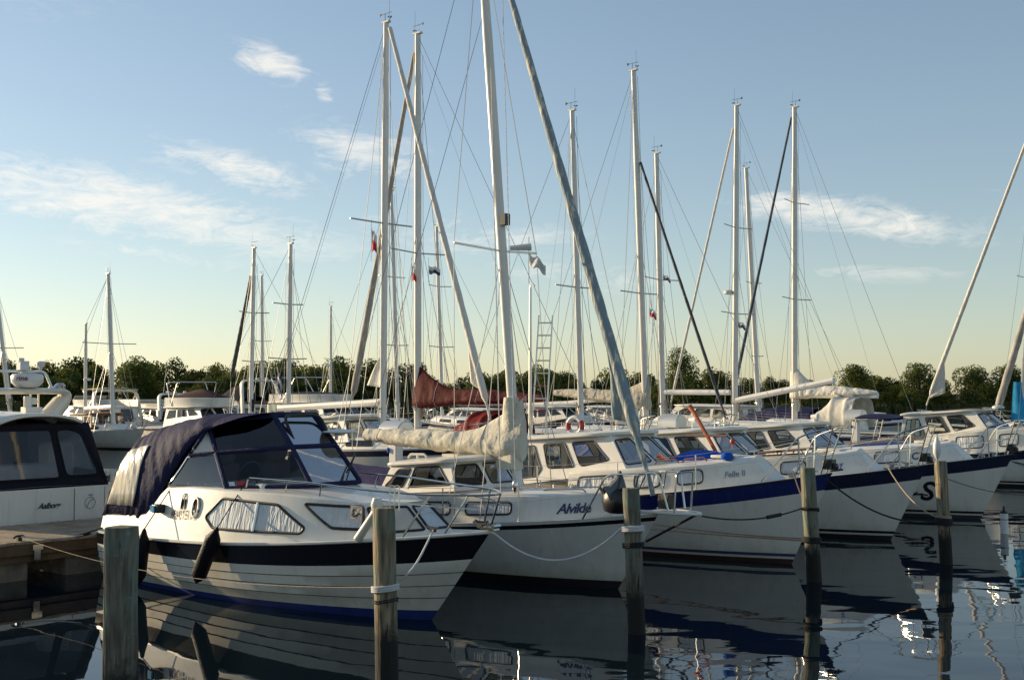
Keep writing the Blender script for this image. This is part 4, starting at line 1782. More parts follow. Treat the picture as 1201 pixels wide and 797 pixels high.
def small_sloop():
    """Second boat: small sloop with low saloon, cream mainsail cover and pale blue furled jib."""
    O = V((2.05, 16.4, 0))
    t = thing('sailing_boat', O, -HEAD, 'white sloop with cream mainsail cover and pale blue furled jib, second in the row', 'sailing boat')
    h = Hull(7.6, 2.5, .74, 1.13, ov=.72, tr=-.1, draft=.6, st=.70, p=2.4, e0=.24, e1=.80, bp=2.25, um=.42)
    lv = [lambda u: (h.sheer(u), 0), lambda u: (h.sheer(u) - .05, .004), lambda u: (h.sheer(u) - .11, .004)] + \
         [(lambda u, q=q: (lerp(h.sheer(u) - .11, .12, q), 0)) for q in (.25, .5, .75, 1)] + [lambda u: (0, 0), lambda u: (-.3, 0), lambda u: (-.6, 0)]
    h.build(t, lv, [0, 1, 0, 0, 0, 0, 2, 2, 2], ['gelcoat_grey', 'black_band', 'antifoul_black'])
    h.deck(t)
    wn = [([(.01, .30), (.325, .30), (.325, .76), (.01, .76)], .07), ([(.40, .30), (.60, .30), (.60, .76), (.40, .76)], .07)]
    tb, ts = trunk(t, h, -4.5, -.62, 1.18, 1.36, .20, .05, .25, wn)
    lettering(t, 'Alvilde', ts, ts.ls * .785, ts.lt * .26, .22, 'lettering_navy', .45, spacing=.9)
    w0 = [([(.05, .25), (.30, .22), (.36, .86), (.16, .86)], .05, 'clear_glass'), ([(.385, .22), (.94, .22), (.82, .88), (.43, .88)], .05, 'tinted_glass')]
    body, rf, walls, tops = pilothouse(t, -5.0, -3.25, -2.95, .86, .80, .30, 1.16, 1.30, 1.34, 1.62, 1.73, .10, .22, w0, 'clear_glass', roof_over=.07, xa_top=.22)
    mb = MB()
    mb.box((-4.0, 0, 1.0), (1.8, 1.4, .04))
    mb.box((-4.4, .4, 1.2), (.5, .5, .4))
    mb.build('saloon_interior', 'interior_dark', t)
    mb = MB()
    for y in (-.42,):
        mb.tube(bent([V((-4.75, y, 1.74)), V((-4.7, y, 1.80)), V((-4.35, y, 1.81)), V((-4.3, y, 1.76))], .04), .02, 6)
        mb.tube([V((-4.52, y, 1.81)), V((-4.52, y, 1.74))], .02, 6)
    mb.box((-3.95, 0, 1.80), (.35, .5, .04))
    mb.build('grab_rail', 'gelcoat_cream', t)
    # mast, boom, rigging
    mx, zb0, rk = -2.68, 1.38, .092
    zt = 10.9
    mast(t, (mx, 0, zb0), (mx - rk * (zt - zb0), 0, zt), .172, 'mast_white')
    bx = -6.35
    MB().tube([V((mx - .1, 0, 2.02)), V((bx, 0, 2.10))], .055, 8).build('boom', 'alloy', t)
    sail_cover(t, mx - .03, bx, 2.04, .06, .16, .72, .17, 'canvas_cream', droop=.06, seed=3, zoff=-.05)
    # collar that laces round the mast
    mb = MB()
    rings = []
    for i in range(13):
        q = i / 12
        z = 1.62 + 1.12 * q
        xx = mx - rk * (z - zb0)
        rx = lerp(.46, .115, q ** .75)
        ring = []
        for j in range(16):
            a = 2 * PI * j / 16
            nn = noise.noise(V((a * 1.3, z * 5, 7)))
            ca = math.cos(a)
            ring.append(V((xx - .02 + (rx * ca if ca < 0 else .12 * ca), .118 * math.sin(a) * (1 + .18 * nn), z + .025 * nn)))
        rings.append(ring)
    mb.loft(rings)
    mb.build('mast_collar', 'canvas_cream', t, smooth=70)
    furled(t, V((-.10, 0, 1.42)), V((mx - rk * 9.3 + .12, 0, 10.75)), 'furl_pale_blue', .085, .045, None, 1.0,
           fat=lambda q: .05 if q < .09 else lerp(.092, .04, (q - .09) / .91))
    # clew flap of the jib
    fa, fb = V((-.10, 0, 1.42)), V((mx - rk * 9.3 + .12, 0, 10.75))
    def flap(s, q):
        p = fa.lerp(fb, lerp(.102, .25, s))
        wd = .30 * max(0.0, (1 - s)) ** 1.15
        return p + V((-wd * q, .04 * math.sin(q * 5 + s * 4), .06 * q * (1 - s))) + V((-.03, -.02, 0))
    MB().sheet(flap, 20, 8).build('jib_clew', 'furl_pale_blue', t, solid=.02)
    spreaders(t, mx, rk, [(5.05, .95)], zb0)
    hx = lambda z: mx - rk * (z - zb0)
    MB().tube([V((hx(5.1) + .1, .08, 5.1)), V((hx(5.1) + .34, .32, 5.12))], [.035, .06], 8).build('steaming_light', 'white_plastic', t)
    MB().box((hx(5.5) + .1, 0, 5.55), (.12, .12, .18)).build('deck_light', 'black_plastic', t)
    st_ = []
    for sg in (-1, 1):
        st_ += [((hx(10.6), 0, 10.6), (hx(5.05) - .12, sg * .95, 5.11)), ((hx(5.05) - .12, sg * .95, 5.11), (mx - .25, sg * 1.12, h.deck_z(mx))),
                ((hx(5), 0, 5.0), (mx + .25, sg * 1.1, h.deck_z(mx))), ((hx(5), 0, 5.0), (mx - .5, sg * 1.12, h.deck_z(mx)))]
    stays(t, st_, r=.006)
    stays(t, [((hx(10.8), 0, 10.8), (-7.5, 0, .8)), ((hx(9) - .1, .05, 9.0), (bx + .1, 0, 2.2))], 'backstay', .006)
    stays(t, [((hx(8) + .12, -.1, 8), (mx + .35, -.75, 1.22))], 'halyard', .009, 'rope_white')
    stays(t, [((hx(6) + .12, -.06, 10), (mx + .55, -.65, 1.5))], 'halyard', .006, 'rope_white')
    mb = MB()
    mb.lathe([(.01, .12), (.05, .05), (.04, -.06), (.01, -.1)], 8, (mx + .55, -.65, 1.42))
    mb.build('block', 'steel', t)
    # pulpit with platform
    mb = MB()
    zt_ = 1.72
    for sg in (-1, 1):
        mb.tube(bent([V((-.95, sg * .52, h.deck_z(-.95))), V((-.55, sg * .48, zt_ - .06)), V((.18, sg * .26, zt_)), V((.30, sg * .2, 1.2))], .1), .014, 6)
        mb.tube([V((-.25, sg * .35, h.deck_z(-.25))), V((-.1, sg * .32, zt_ - .02))], .013, 6)
    mb.tube(bent([V((.02, -.29, zt_)), V((.20, -.26, zt_)), V((.20, .26, zt_)), V((.02, .29, zt_))], .06), .014, 6)
    mb.tube(bent([V((.40, -.2, 1.18)), V((.44, -.2, 1.72)), V((.44, .2, 1.72)), V((.40, .2, 1.18))], .06), .013, 6)
    mb.build('pulpit', 'steel', t)
    mb = MB()
    mb.tube(bent([V((-.2, -.24, 1.165)), V((.5, -.17, 1.165)), V((.74, 0, 1.165)), V((.5, .17, 1.165)), V((-.2, .24, 1.165))], .2), .022, 6)
    for k in range(4):
        mb.box((.0 + k * .15, 0, 1.165), (.10, .36 - .03 * k, .022))
    mb.build('bow_platform', 'gelcoat', t)
    MB().tube([V((-.22, 0, .72)), V((.62, 0, 1.15))], .018, 6).build('bobstay', 'rope_black', t)
    mb = MB()
    mb.box((.12, 0, 1.30), (.18, .14, .2))
    mb.tube([V((.05, -.08, 1.3)), V((.28, -.08, 1.24))], .03, 7)
    mb.build('anchor_windlass', 'rope_brown', t, bevel=.02)
    guard_rail(t, h, (-6.6, -5.0, -3.2, -1.9), .52, -.6, 1.62)
    # cockpit cover, deck rail
    def cc(a, b):
        x = lerp(-7.4, -5.0, a)
        w = min(h.deck_half(x), .95)
        y = lerp(-w, w, b)
        return V((x, y, .95 + (.62 - .10 * a) * (1 - abs(2 * b - 1) ** 2.2) * min(1, a * 5 + .3) + .02 * noise.noise(V((x * 4, y * 4, 0)))))
    MB().sheet(cc, 20, 16).build('cockpit_cover', 'canvas_purple', t, solid=.01)
    for y in (-.32, .32):
        MB().tube(bent([V((-1.9, y, 1.32)), V((-1.85, y, 1.37)), V((-1.1, y, 1.42)), V((-1.05, y, 1.38))], .04), .012, 6).build('hand_rail', 'steel', t)
    M = Matrix.Translation(O) @ Matrix.Rotation(-HEAD, 4, 'Z')
    return t, h, M


def rope_bag(M):
    """dark bag tied to the pulpit of the second boat, grey tarp over it"""
    p = M @ V((-.42, -.40, 1.30))
    t = thing('bag', p, -HEAD, 'black bag with a grey tarp tied inside the pulpit of the sloop', 'bag')
    rings = []
    for z, rx, ry in ((-.17, .13, .09), (-.14, .21, .14), (0, .24, .16), (.12, .22, .15), (.16, .16, .11)):
        rings.append([V((rx * math.cos(a * PI / 10) * (1 + .16 * noise.noise(V((a * .8, z * 9, 1)))), ry * math.sin(a * PI / 10), z)) for a in range(20)])
    MB().loft(rings).build('sack', 'black_plastic', t, smooth=60)
    def f(a, b):
        ang = b * 2 * PI
        r = .015 + a * (.17 + .09 * math.sin(ang * 4 + a * 2))
        nn = noise.noise(V((math.cos(ang) * 2.5, math.sin(ang) * 2.5, a * 3)))
        return V((r * math.cos(ang) - .05 + .10 * (1 - a), r * .75 * math.sin(ang), .42 - .34 * a ** .8 - .12 * a * math.sin(ang * 5 + 1) * a + .06 * nn * a))
    MB().sheet(f, 14, 60).build('tarp', 'bag_grey', t, smooth=80, solid=.008)


CR, CRH, CRM = cabin_cruiser()
SL, SLH, SLM = small_sloop()
rope_bag(SLM)

C_ = motor_sailer(V((5.15, 18.85, 0)), HEAD, 'white motor sailer with royal blue sheer stripe, third in the row', 'royal_stripe', zb=1.53, bottom='antifoul_red', boot_m='royal_stripe')
D_ = motor_sailer(V((7.8, 22.0, 0)), HEAD, 'white motor sailer with dark navy stripe, fourth in the row', 'navy', dx=-.4, dz=-.04, zb=1.47)
E_ = motor_sailer(V((11.0, 25.7, 0)), HEAD, 'white motor sailer with dark navy stripe and a large S on its bow', 'navy', dx=-.85, dz=-.03, zb=1.48, wins='tinted_glass', bottom='navy')
F_ = motor_sailer(V((17.9, 33.76, 0)), HEAD, 'white motor sailer beyond the open berth with blue bimini behind its saloon', 'navy', dx=-.3, dz=.2, zb=1.55)

# writing on bows and cabins
lettering(C_['t'], 'Felle II', C_['trunk'], C_['trunk'].ls * .80, C_['trunk'].lt * .38, .15, 'lettering_grey', .3)
lettering(C_['t'], 'Lap', C_['trunk'], C_['trunk'].ls * .005, C_['trunk'].lt * .36, .14, 'lettering_black', .3)
lettering(D_['t'], 'y', D_['trunk'], D_['trunk'].ls * .86, D_['trunk'].lt * .38, .17, 'lettering_blue', .3)
lettering(E_['t'], 'Cl', E_['trunk'], E_['trunk'].ls * .755, E_['trunk'].lt * .32, .24, 'lettering_navy', .25)
ws_ = E_['h'].side_strip(-3.4, -.6, .25, 1.1)
lettering(E_['t'], 'S', ws_, 1.60, .17, .64, 'lettering_black', .35)
mb = MB()
for k in range(4):
    mb.tube(smooth_path([ws_.at(.85 + .13 * k, .10 + .02 * k, .012), ws_.at(1.15 + .12 * k, .20 + .03 * k, .012), ws_.at(1.5 + .10 * k, .38 - .03 * k, .012)], 6), .018, 5)
mb.build('bow_flourish', 'lettering_black', E_['t'])


def front_row_extras():
    # third boat: blue sail bag, orange rudder blade on deck, horn
    t, h = C_['t'], C_['h']
    mb = MB()
    def f(a, b):
        x = lerp(-3.2, -2.1, a)
        an = b * PI
        r = .17 * math.sin(PI * min(1, max(0.02, a))) ** .4
        return V((x, .15 - math.cos(an) * r * 1.5, 1.58 + .09 * a + math.sin(an) * r + .02 * noise.noise(V((x * 8, an * 2, 0)))))
    sb = tag(mb.sheet(f, 20, 12).build('sail_bag', 'canvas_blue', smooth=80), 'blue sail bag lying on the cabin top of the royal blue striped boat', 'sail bag')
    sb.matrix_world = C_['M']
    w = thing('wooden_rudder', C_['M'] @ V((-2.95, 1.15, 1.20)), -HEAD, 'orange varnished rudder blade with crossbar standing above the cabins', 'rudder')
    mb = MB()
    mb.tube([V((.30, 0, .1)), V((-.02, 0, .55)), V((-.50, .05, 1.22)), V((-.62, .05, 1.36))], [.04, .04, .04, .06], 8, flat=.5)
    mb.build('stock', 'oar_orange', w)
    MB().tube([V((-.66, .02, .80)), V((.22, .02, .82))], .022, 6).build('crossbar', 'teak', w)
    MB().box((.28, 0, .18), (.2, .12, .12)).build('bracket', 'canvas_blue', w, bevel=.02)
    # fourth boat: horn and light on the roof, blue cockpit cover
    t, h = D_['t'], D_['h']
    horn(D_['roof'], (-4.5, -.3, 2.08))
    searchlight(D_['roof'], (-5.1, -.25, 2.06))
    def f2(a, b):
        x = lerp(-8.3, -6.35, a)
        w_ = 1.0
        y = lerp(-w_, w_, b)
        return V((x, y, 1.25 + .72 * (1 - abs(2 * b - 1) ** 3) * (.55 + .45 * a) + .025 * noise.noise(V((x * 3, y * 3, 0)))))
    MB().sheet(f2, 18, 18).build('cockpit_cover', 'canvas_blue', t, solid=.01)
    mb = MB()
    mb.lathe([(.0, .07), (.08, .06), (.11, 0), (.09, -.06)], 14, (-1.75, -.35, 1.74))
    mb.build('mushroom_vent', 'canvas_blue', C_['t'])
    # fifth boat: searchlight, red lamp, blue cover forward
    searchlight(E_['roof'], (-4.7, -.2, 2.06))
    mb = MB()
    mb.tube([V((-3.8, -.72, 1.68)), V((-3.8, -.72, 1.78))], .015, 6)
    mb.lathe([(.02, 0), (.05, .02), (.055, .06), (.04, .10), (.01, .11)], 12, (-3.8, -.72, 1.76))
    mb.build('red_lamp', 'red_plastic', D_['t'])
    def f3(a, b):
        x = lerp(-3.7, -1.8, a)
        y = lerp(-.45, .45, b)
        return V((x, y, 1.48 + .08 * a + .16 * (1 - abs(2 * b - 1) ** 2) * math.sin(PI * min(1, a + .1)) ** .5 + .02 * noise.noise(V((x * 4, y * 5, 0)))))
    db = tag(MB().sheet(f3, 18, 12).build('folded_cover', 'royal_stripe', solid=.01), 'dark blue folded cover lying on the cabin top of the boat with the large S', 'cover')
    db.matrix_world = E_['M']
    # solar panel on the fourth boat's cabin top
    MB().box((-3.0, -.1, 1.62), (1.1, .9, .05), Matrix.Rotation(R(-6), 3, 'Y')).build('solar_panel', 'dark_glass', D_['t'])
    # sixth boat: solar panel on roof, blue bimini aft, mast with blue collar
    t, h = F_['t'], F_['h']
    MB().box((-4.9, 0, 2.30), (1.6, 1.1, .05), Matrix.Rotation(R(-3), 3, 'Y')).build('solar_panel', 'dark_glass', t)
    mb = MB()
    mb.lathe([(.18, 0), (.18, .06), (.1, .1)], 14, (-3.85, .1, 2.33))
    mb.build('roof_dome', 'white_plastic', t)
    mb = MB()
    mb.sheet(lambda a, b: V((lerp(-8.1, -6.55, a), lerp(-1.0, 1.0, b), 1.98 + .10 * (1 - (2 * b - 1) ** 2) + .02 * math.sin(a * 6))), 10, 10)
    mb.build('bimini', 'canvas_navy', t, solid=.05)
    for x in (-8.05, -7.3, -6.6):
        mb = MB()
        mb.tube(bent([V((x - .25 * (x < -7), -1.02, .95)), V((x, -1.0, 1.97)), V((x, 1.0, 1.97)), V((x - .25 * (x < -7), 1.02, .95))], .1), .02, 6)
        mb.build('bimini_hoop', 'canvas_white', t)
    mx = -3.15
    mast(t, (mx, 0, 1.75), (mx + .75, 0, 11.2), .17)
    rg = []
    for i in range(10):
        q = i / 9
        z = 1.9 + 1.25 * q
        rg.append([V((mx - .05 + lerp(.24, .13, q) * math.cos(a * PI / 8) * (1 + .1 * noise.noise(V((a, z * 3, 0)))), .16 * math.sin(a * PI / 8), z)) for a in range(16)])
    MB().loft(rg).build('mast_collar', 'canvas_turquoise', t, smooth=70)
    for sg in (-1, 1):
        stays(t, [((mx + .72, 0, 11), (mx - .3, sg * 1.2, 1.2)), ((mx + .35, 0, 6.3), (mx + .3, sg * 1.2, 1.2))])
    spreaders(t, mx, -.08, [(6.3, .8)], 1.75)
    # white fender stowed upright on the fourth boat's pulpit
    p = D_['M'] @ V((-.05, -.45, 1.50))


front_row_extras()

# ------------------------------------------------------------------ piles and lines
P1 = pile(143, 617, 140, .225, 1.7, 'pile_grey', 'thick square grey mooring pile beside the stern of the black banded cruiser, nearest of all', square=True, seed=1)
P2 = pile(450, 595, 454, .215, 1.7, 'pile_brown', 'round brown mooring pile with white rope before the bow of the black banded cruiser', rings=[(.92, 'rope_white', 3, .013), (.80, 'rope_black', 2, .006)], seed=2)
P3 = pile(740, 572, 747, .20, 1.7, 'pile_grey', 'grey mooring pile with white band and black rope before the bow of the sloop', rings=[(1.22, 'rope_white', 3, .018), (1.03, 'rope_black', 3, .013)], seed=3)
P4 = pile(947, 548, 955, .215, 1.7, 'pile_green', 'green tinged mooring pile before the royal blue striped bow', rings=[(1.08, 'rope_black', 2, .014), (.62, 'rope_black', 4, .017)], seed=4)
P5 = pile(1103, 540, 1110, .20, 1.7, 'pile_brown', 'mooring pile rightmost of the row, before the boat with the large S', rings=[(.70, 'rope_black', 5, .018), (.78, 'rope_tan', 2, .010)], seed=5)

mb = MB()
for k in range(2):
    mb.tube(bent([V((.02 + .045 * k, 0, 1.66)), V((.02 + .045 * k, 0, 1.90)), V((.065 + .045 * k, 0, 1.90)), V((.065 + .045 * k, 0, 1.66))], .022), .006, 6)
mb.build('iron_loop', 'steel', P2[0])

wp = at_z(1178, 625, 0)
t = thing('marker_post', (wp.x, wp.y, 0), 0, 'short white marker post with black cap standing in the open berth', 'marker post')
MB().lathe([(.075, -.8), (.075, .40)], 14).build('tube', 'white_plastic', t)
MB().lathe([(.08, .40), (.08, .43), (.03, .45), (.02, .55)], 14).build('cap', 'black_plastic', t)
MB().lathe([(.079, .27), (.079, .285)], 14).build('band', 'black_plastic', t)

LG = 'mooring lines of the moored boats'
c = CRM @ V((-.55, -.42, 1.17))
rope(smooth_path([c, pile_at(P2, 1.12, .28, .25), pile_at(P2, .98, .13, .05)], 8), .011, 'rope_white', 'white line from the cruiser foredeck cleat down to the brown pile')
rope(sag(pile_at(P2, .92, -.12, .05), pier_pt(.33, .05, .66), .20), .0035, 'rope_tan', 'thin tan line along the cruiser side from the brown pile to the pier')
rope(sag(CRM @ V((.02, -.03, 1.19)), pile_at(P3, 1.25, -.1, .05), .38), .013, 'rope_white', 'slack white line from the cruiser bow to the grey pile with white band')
rope(sag(SLM @ V((.72, 0, 1.14)), pile_at(P4, 1.10, -.1, 0), .10), .011, 'rope_black', 'black line with rubber snubber from the sloop platform to the green tinged pile')
o = bpy.data.objects[-1] if False else None
a, b = C_['M'] @ V((-2.9, -1.42, .55)), pile_at(P4, .64, -.1, 0)
rope(sag(C_['M'] @ V((-5.6, -1.35, .92)), b, .14), .010, 'rope_black', 'upper black line along the royal blue striped hull to the green tinged pile')
rope(sag(C_['M'] @ V((-5.2, -1.4, .55)), b + V((0, 0, -.03)), .03), .010, 'rope_black', 'lower black line along the royal blue striped hull to the green tinged pile')
rope(sag(C_['M'] @ V((-.5, -.36, 1.54)), pile_at(P4, 1.12, -.05, -.08), .06), .013, 'rope_brown', 'brown line from the royal blue striped bow down to the green tinged pile')
rope(sag(C_['M'] @ V((-.05, -.1, 1.42)), pile_at(P5, .70, -.12, -.02), .22), .014, 'rope_black', 'black slack line from the royal blue striped bow to the rightmost pile')
rope(sag(D_['M'] @ V((-.6, -.45, 1.45)), pile_at(P5, .78, -.12, -.02), .16), .010, 'rope_tan', 'tan line from the dark navy striped foredeck to the rightmost pile')
far_p = V((11.9, 24.2, .95))
P6b = at_z(1300, 640, 0)
rope(sag(pile_at(P5, 1.40, .1, 0), V((13.2, 26.4, .95)), .34), .007, 'rope_brown', 'thin brown slack line from the rightmost pile out of the picture')
rope(sag(E_['M'] @ V((-.35, -.25, 1.50)), V((13.2, 26.4, .95)), .18), .013, 'rope_blue', 'pale blue line running from the bow with the large S out of the picture')
rope([E_['M'] @ V((-.02, 0, 1.30)), V((13.0, 26.3, .90))], .013, 'rope_black', 'taut black line from the stem with the large S out of the picture')
# pile outside the frame that those lines are made fast to
pl = thing('mooring_pile', (13.2, 26.4, 0), 0, 'mooring pile beyond the right edge that holds the blue line', 'mooring pile', 'timber mooring piles in front of the bows')
MB().lathe([(.11, -1), (.105, 1.0), (.10, 1.7)], 16).build('timber', 'pile_green', pl)
# stern line to the pier with black snubber
rope(sag(CRM @ V((-6.95, -.95, .80)), pier_pt(.37, .12, .66), .10), .011, 'rope_white', 'stern line of the black banded cruiser made fast on the pier')
p0, p1 = CRM @ V((-6.98, -.95, .80)), pier_pt(.37, .12, .66)
rope([p0.lerp(p1, .12) - V((0, 0, .03)), p0.lerp(p1, .28) - V((0, 0, .075)), p0.lerp(p1, .42) - V((0, 0, .10))], [.02, .035, .02], 'rope_black', 'black rubber snubber on the stern line by the pier', 'snubber', None, 'line_snubber')
p0, p1 = SLM @ V((.72, 0, 1.14)), pile_at(P4, 1.10, -.1, 0)
rope([p0.lerp(p1, .62) - V((0, 0, .092)), p0.lerp(p1, .76) - V((0, 0, .07))], .028, 'rope_black', 'black rubber snubber on the sloop bow line', 'snubber', None, 'line_snubber')

q = CRM @ V((-4.65, -1.24, .86))
fender(CRM @ V((-5.33, -1.0, 1.44)), CRM @ V((-5.45, -1.34, .84)), CRM.to_3x3() @ V((-.22, .05, -.8)), 'black fender hanging beside the square grey pile on the cruiser quarter', .74, .095)
fender(CRM @ V((-3.70, -.86, 1.62)), CRM @ V((-3.68, -1.34, 1.0)), CRM.to_3x3() @ V((-.58, .06, -.80)), 'black fender hanging under the long side window of the cruiser, leaning aft', .86, .105)
fender(E_['M'] @ V((-1.35, -.80, 1.95)), E_['M'] @ V((-1.35, -.86, 1.80)), (0, 0, -1), 'white fender hanging at the rail just behind the top of the rightmost pile', .42, .085, 'white_plastic')


# ------------------------------------------------------------------ cruiser across the pier, stern towards us
def pier_cruiser():
    Rr = V((-7.25, 21.2, 0))
    hw = 1.25
    C0 = Rr - PD * hw
    Ln = 9.5
    O = C0 + PN * Ln
    t = thing('motor_boat', O, math.atan2(PN.y, PN.x), 'white cruiser with black stern canopy and radar arch across the pier at the left edge', 'motor boat')
    h = Hull(Ln, hw * 2, 1.16, 1.5, ov=.9, tr=.0, draft=.6, st=1.0, p=2.0, e0=.10, e1=.8, bp=2.4, um=.5)
    lv = [lambda u: (h.sheer(u), 0), lambda u: (h.sheer(u) - .03, .01), lambda u: (.55, 0), lambda u: (.1, 0), lambda u: (0, 0), lambda u: (-.6, 0)]
    h.build(t, lv, [0, 0, 0, 1, 1], ['gelcoat', 'antifoul_black'])
    h.deck(t)
    xs = -Ln
    # transom furniture: door seam, writing, round badge, fittings
    tr = Strip([V((xs - .004, hw, .2)), V((xs - .004, -hw, .2))], [V((xs - .004, hw, 1.16)), V((xs - .004, -hw, 1.16))])
    lettering(t, 'Aalborg', tr, 1.12, .62, .135, 'lettering_black', .5, spacing=.92)
    mb = MB()
    mb.tube([tr.at(1.80, .02, .0), tr.at(1.80, .93, .0)], .006, 5)
    mb.tube([tr.at(2.38, .02, .0), tr.at(2.38, .93, .0)], .004, 5)
    mb.build('door_seam', 'groove', t)
    mb = MB()
    mb.tube([tr.at(2.10 + .10 * math.cos(k * PI / 9), .66 + .10 * math.sin(k * PI / 9), .004) for k in range(18)], .005, 5, closed=True)
    mb.tube([tr.at(2.03, .58, .004), tr.at(2.10, .70, .004), tr.at(2.17, .72, .004)], .006, 5)
    mb.tube([tr.at(2.07, .80, .004), tr.at(2.14, .80, .004)], .012, 5)
    mb.build('emblem', 'lettering_grey', t)
    for a in (.3, .75, 1.1, 1.5, 1.9):
        MB().lathe([(.025, 0), (.025, .04), (.01, .05)], 8, tr.at(a, .34, .01)).build('fitting', 'steel', t)
    # canopy
    zb_, zt_ = 1.15, 2.27
    b = [V((xs + .03, hw - .03, zb_)), V((xs + .03, -hw + .03, zb_)), V((xs + 3.2, -hw + .05, zb_ + .1)), V((xs + 3.2, hw - .05, zb_ + .1))]
    tp = [V((xs + .35, hw - .26, zt_)), V((xs + .35, -hw + .26, zt_)), V((xs + 3.0, -hw + .3, zt_ + .08)), V((xs + 3.0, hw - .3, zt_ + .08))]
    walls = [Strip([b[i], b[(i + 1) % 4]], [tp[i], tp[(i + 1) % 4]]) for i in range(4)]
    rear = [([(.06, .15), (.635, .15), (.625, .90), (.11, .90)], .08), ([(.685, .17), (.955, .17), (.90, .84), (.81, .90), (.67, .90)], .12)]
    sidew = [([(.1, .2), (.9, .2), (.86, .85), (.14, .85)], .1)]
    mb = MB()
    for i, wl in enumerate(walls):
        hs = rear if i == 0 else sidew if i in (1, 3) else []
        hole_wall(mb, wl, hs)
    can = mb.build('canopy', 'canvas_black', t, smooth=30, solid=.015)
    for i, wl in enumerate(walls):
        for c, r in (rear if i == 0 else sidew if i in (1, 3) else []):
            window(can, wl, c, r, 'vinyl_clear', 'canvas_black', .02, name='window_panel')
    # roof
    def rf(a, bb):
        x = lerp(xs + .12, xs + 4.2, a)
        w = (hw - .30) * (.80 + .20 * min(1, a * 6))
        return V((x, lerp(-w, w, bb), 2.29 + .13 * (1 - abs(2 * bb - 1) ** 2.5) + .06 * a))
    MB().sheet(rf, 14, 14).build('hardtop', 'gelcoat', t, solid=.05)
    # white cabin forward, seats seen through the panels
    mb = MB()
    mb.box((xs + 3.6, 0, 1.75), (1.2, 2.1, 1.1))
    mb.build('cabin_bulkhead', 'interior_grey', t, bevel=.05)
    mb = MB()
    mb.box((xs + .9, .2, 1.3), (.6, 1.7, .5))
    mb.box((xs + 1.3, -.9, 1.55), (.5, .5, .7))
    mb.build('cockpit_seat', 'gelcoat', t, bevel=.08)
    # radar arch
    ax = xs + 1.25
    rings = []
    path = bent([V((ax + .1, -.74, 2.34)), V((ax, -1.12, 2.84)), V((ax, 1.12, 2.84)), V((ax + .1, .74, 2.34))], .26, 8)
    for i, p in enumerate(path):
        q = abs(i / (len(path) - 1) * 2 - 1)
        wid_ = lerp(.06, .17, max(0, (q - .5) / .5))
        d = (path[min(i + 1, len(path) - 1)] - path[max(i - 1, 0)]).normalized()
        up = d.cross(V((1, 0, 0))).normalized()
        rings.append([p + V((math.cos(a * PI / 5), 0, 0)) * .22 + up * math.sin(a * PI / 5) * wid_ for a in range(10)])
    arch = MB().loft(rings).build('radar_arch', 'gelcoat_cream', t, smooth=60)
    rc = V((ax - .05, -.26, 2.92))
    rd = MB()
    rd.lathe([(.10, -.02), (.20, .0), (.275, .08), (.28, .19), (.25, .23), (.05, .25)], 24, rc)
    dome = rd.build('radome', 'white_plastic', t, smooth=60)
    tx = Strip([rc + V((-.29 * math.sin(a), .29 * math.cos(a), .09)) for a in [k * PI / 12 for k in range(13)]], [rc + V((-.29 * math.sin(a), .29 * math.cos(a), .2)) for a in [k * PI / 12 for k in range(13)]])
    lettering(dome, 'rine', tx, .12, .02, .13, 'lettering_maroon', .1, off=.004)
    mb = MB()
    mb.tube(bent([V((ax, -.76, 2.9)), V((ax, -.62, 3.20)), V((ax, .55, 3.20)), V((ax, .7, 2.9))], .1), .025, 7)
    mb.build('light_frame', 'alloy', t)
    mb = MB()
    mb.box((ax, -.20, 3.30), (.16, .17, .17))
    mb.box((ax, -.16, 3.40), (.08, .10, .08))
    mb.lathe([(.02, 0), (.03, .06), (.07, .1), (.08, .17), (.03, .19)], 12, (ax, -.54, 3.2))
    mb.build('mast_light', 'white_plastic', t, bevel=.01)
    mb = MB()
    mb.tube([V((ax - .1, -.25, 2.4)), V((ax - .1, -.25, 2.75))], .07, 8)
    mb.box((ax - .1, -.33, 2.50), (.2, .32, .10))
    mb.lathe([(.05, 0), (.08, .05), (.05, .12)], 10, (ax - .1, -.36, 2.60))
    mb.build('pole_base', 'gelcoat', t, bevel=.01)
    for y in (-.46, -.61):
        MB().tube([V((ax + .2, y, 2.36)), V((ax + .2, y, 2.8))], .018, 6).build('arch_strut', 'alloy', t)
    mb = MB()
    mb.lathe([(.05, 0), (.09, .03), (.10, .09), (.05, .13)], 12, (ax, -.92, 2.86))
    mb.tube([V((ax, -.7, 2.9)), V((ax, -.92, 2.92))], .03, 7)
    mb.build('search_lamp', 'steel', t)


pier_cruiser()


# ------------------------------------------------------------------ boats beyond the pier
def axis_reach(px, P, d):
    k = (px - 600.5) / F_PX
    return (k * P.y - P.x) / (d.x - k * d.y)


SAILG = 'sailing boats moored beyond the pier'


def hoop_hood(parent, x0, x1, z0, z1, w, m, name='sprayhood', low=.75):
    """cloth hood on hoops: x0 front, low; x1 aft, full height"""
    def f(a, b):
        x = lerp(x0, x1, a)
        an = b * PI
        top = z0 + (z1 - z0) * min(1, low * .4 + a * 1.5 if a < .5 else 1)
        y = -math.copysign(abs(math.cos(an)) ** .6, math.cos(an)) * w
        z = z0 + (top - z0) * math.sin(an) ** .6
        n = noise.noise(V((x * 3, y * 3, z * 2 + z1))) + .8 * (1 - 2 * abs(noise.noise(V((x * 3 + z * 2, y * 2, z1)))))
        n += 1.2 * math.sin(a * PI * 3) ** 8
        return V((x + .02 * n, y * (1 + .03 * n), z + .035 * n))
    return MB().sheet(f, 36, 30).build(name, m, parent, smooth=70, solid=.012)


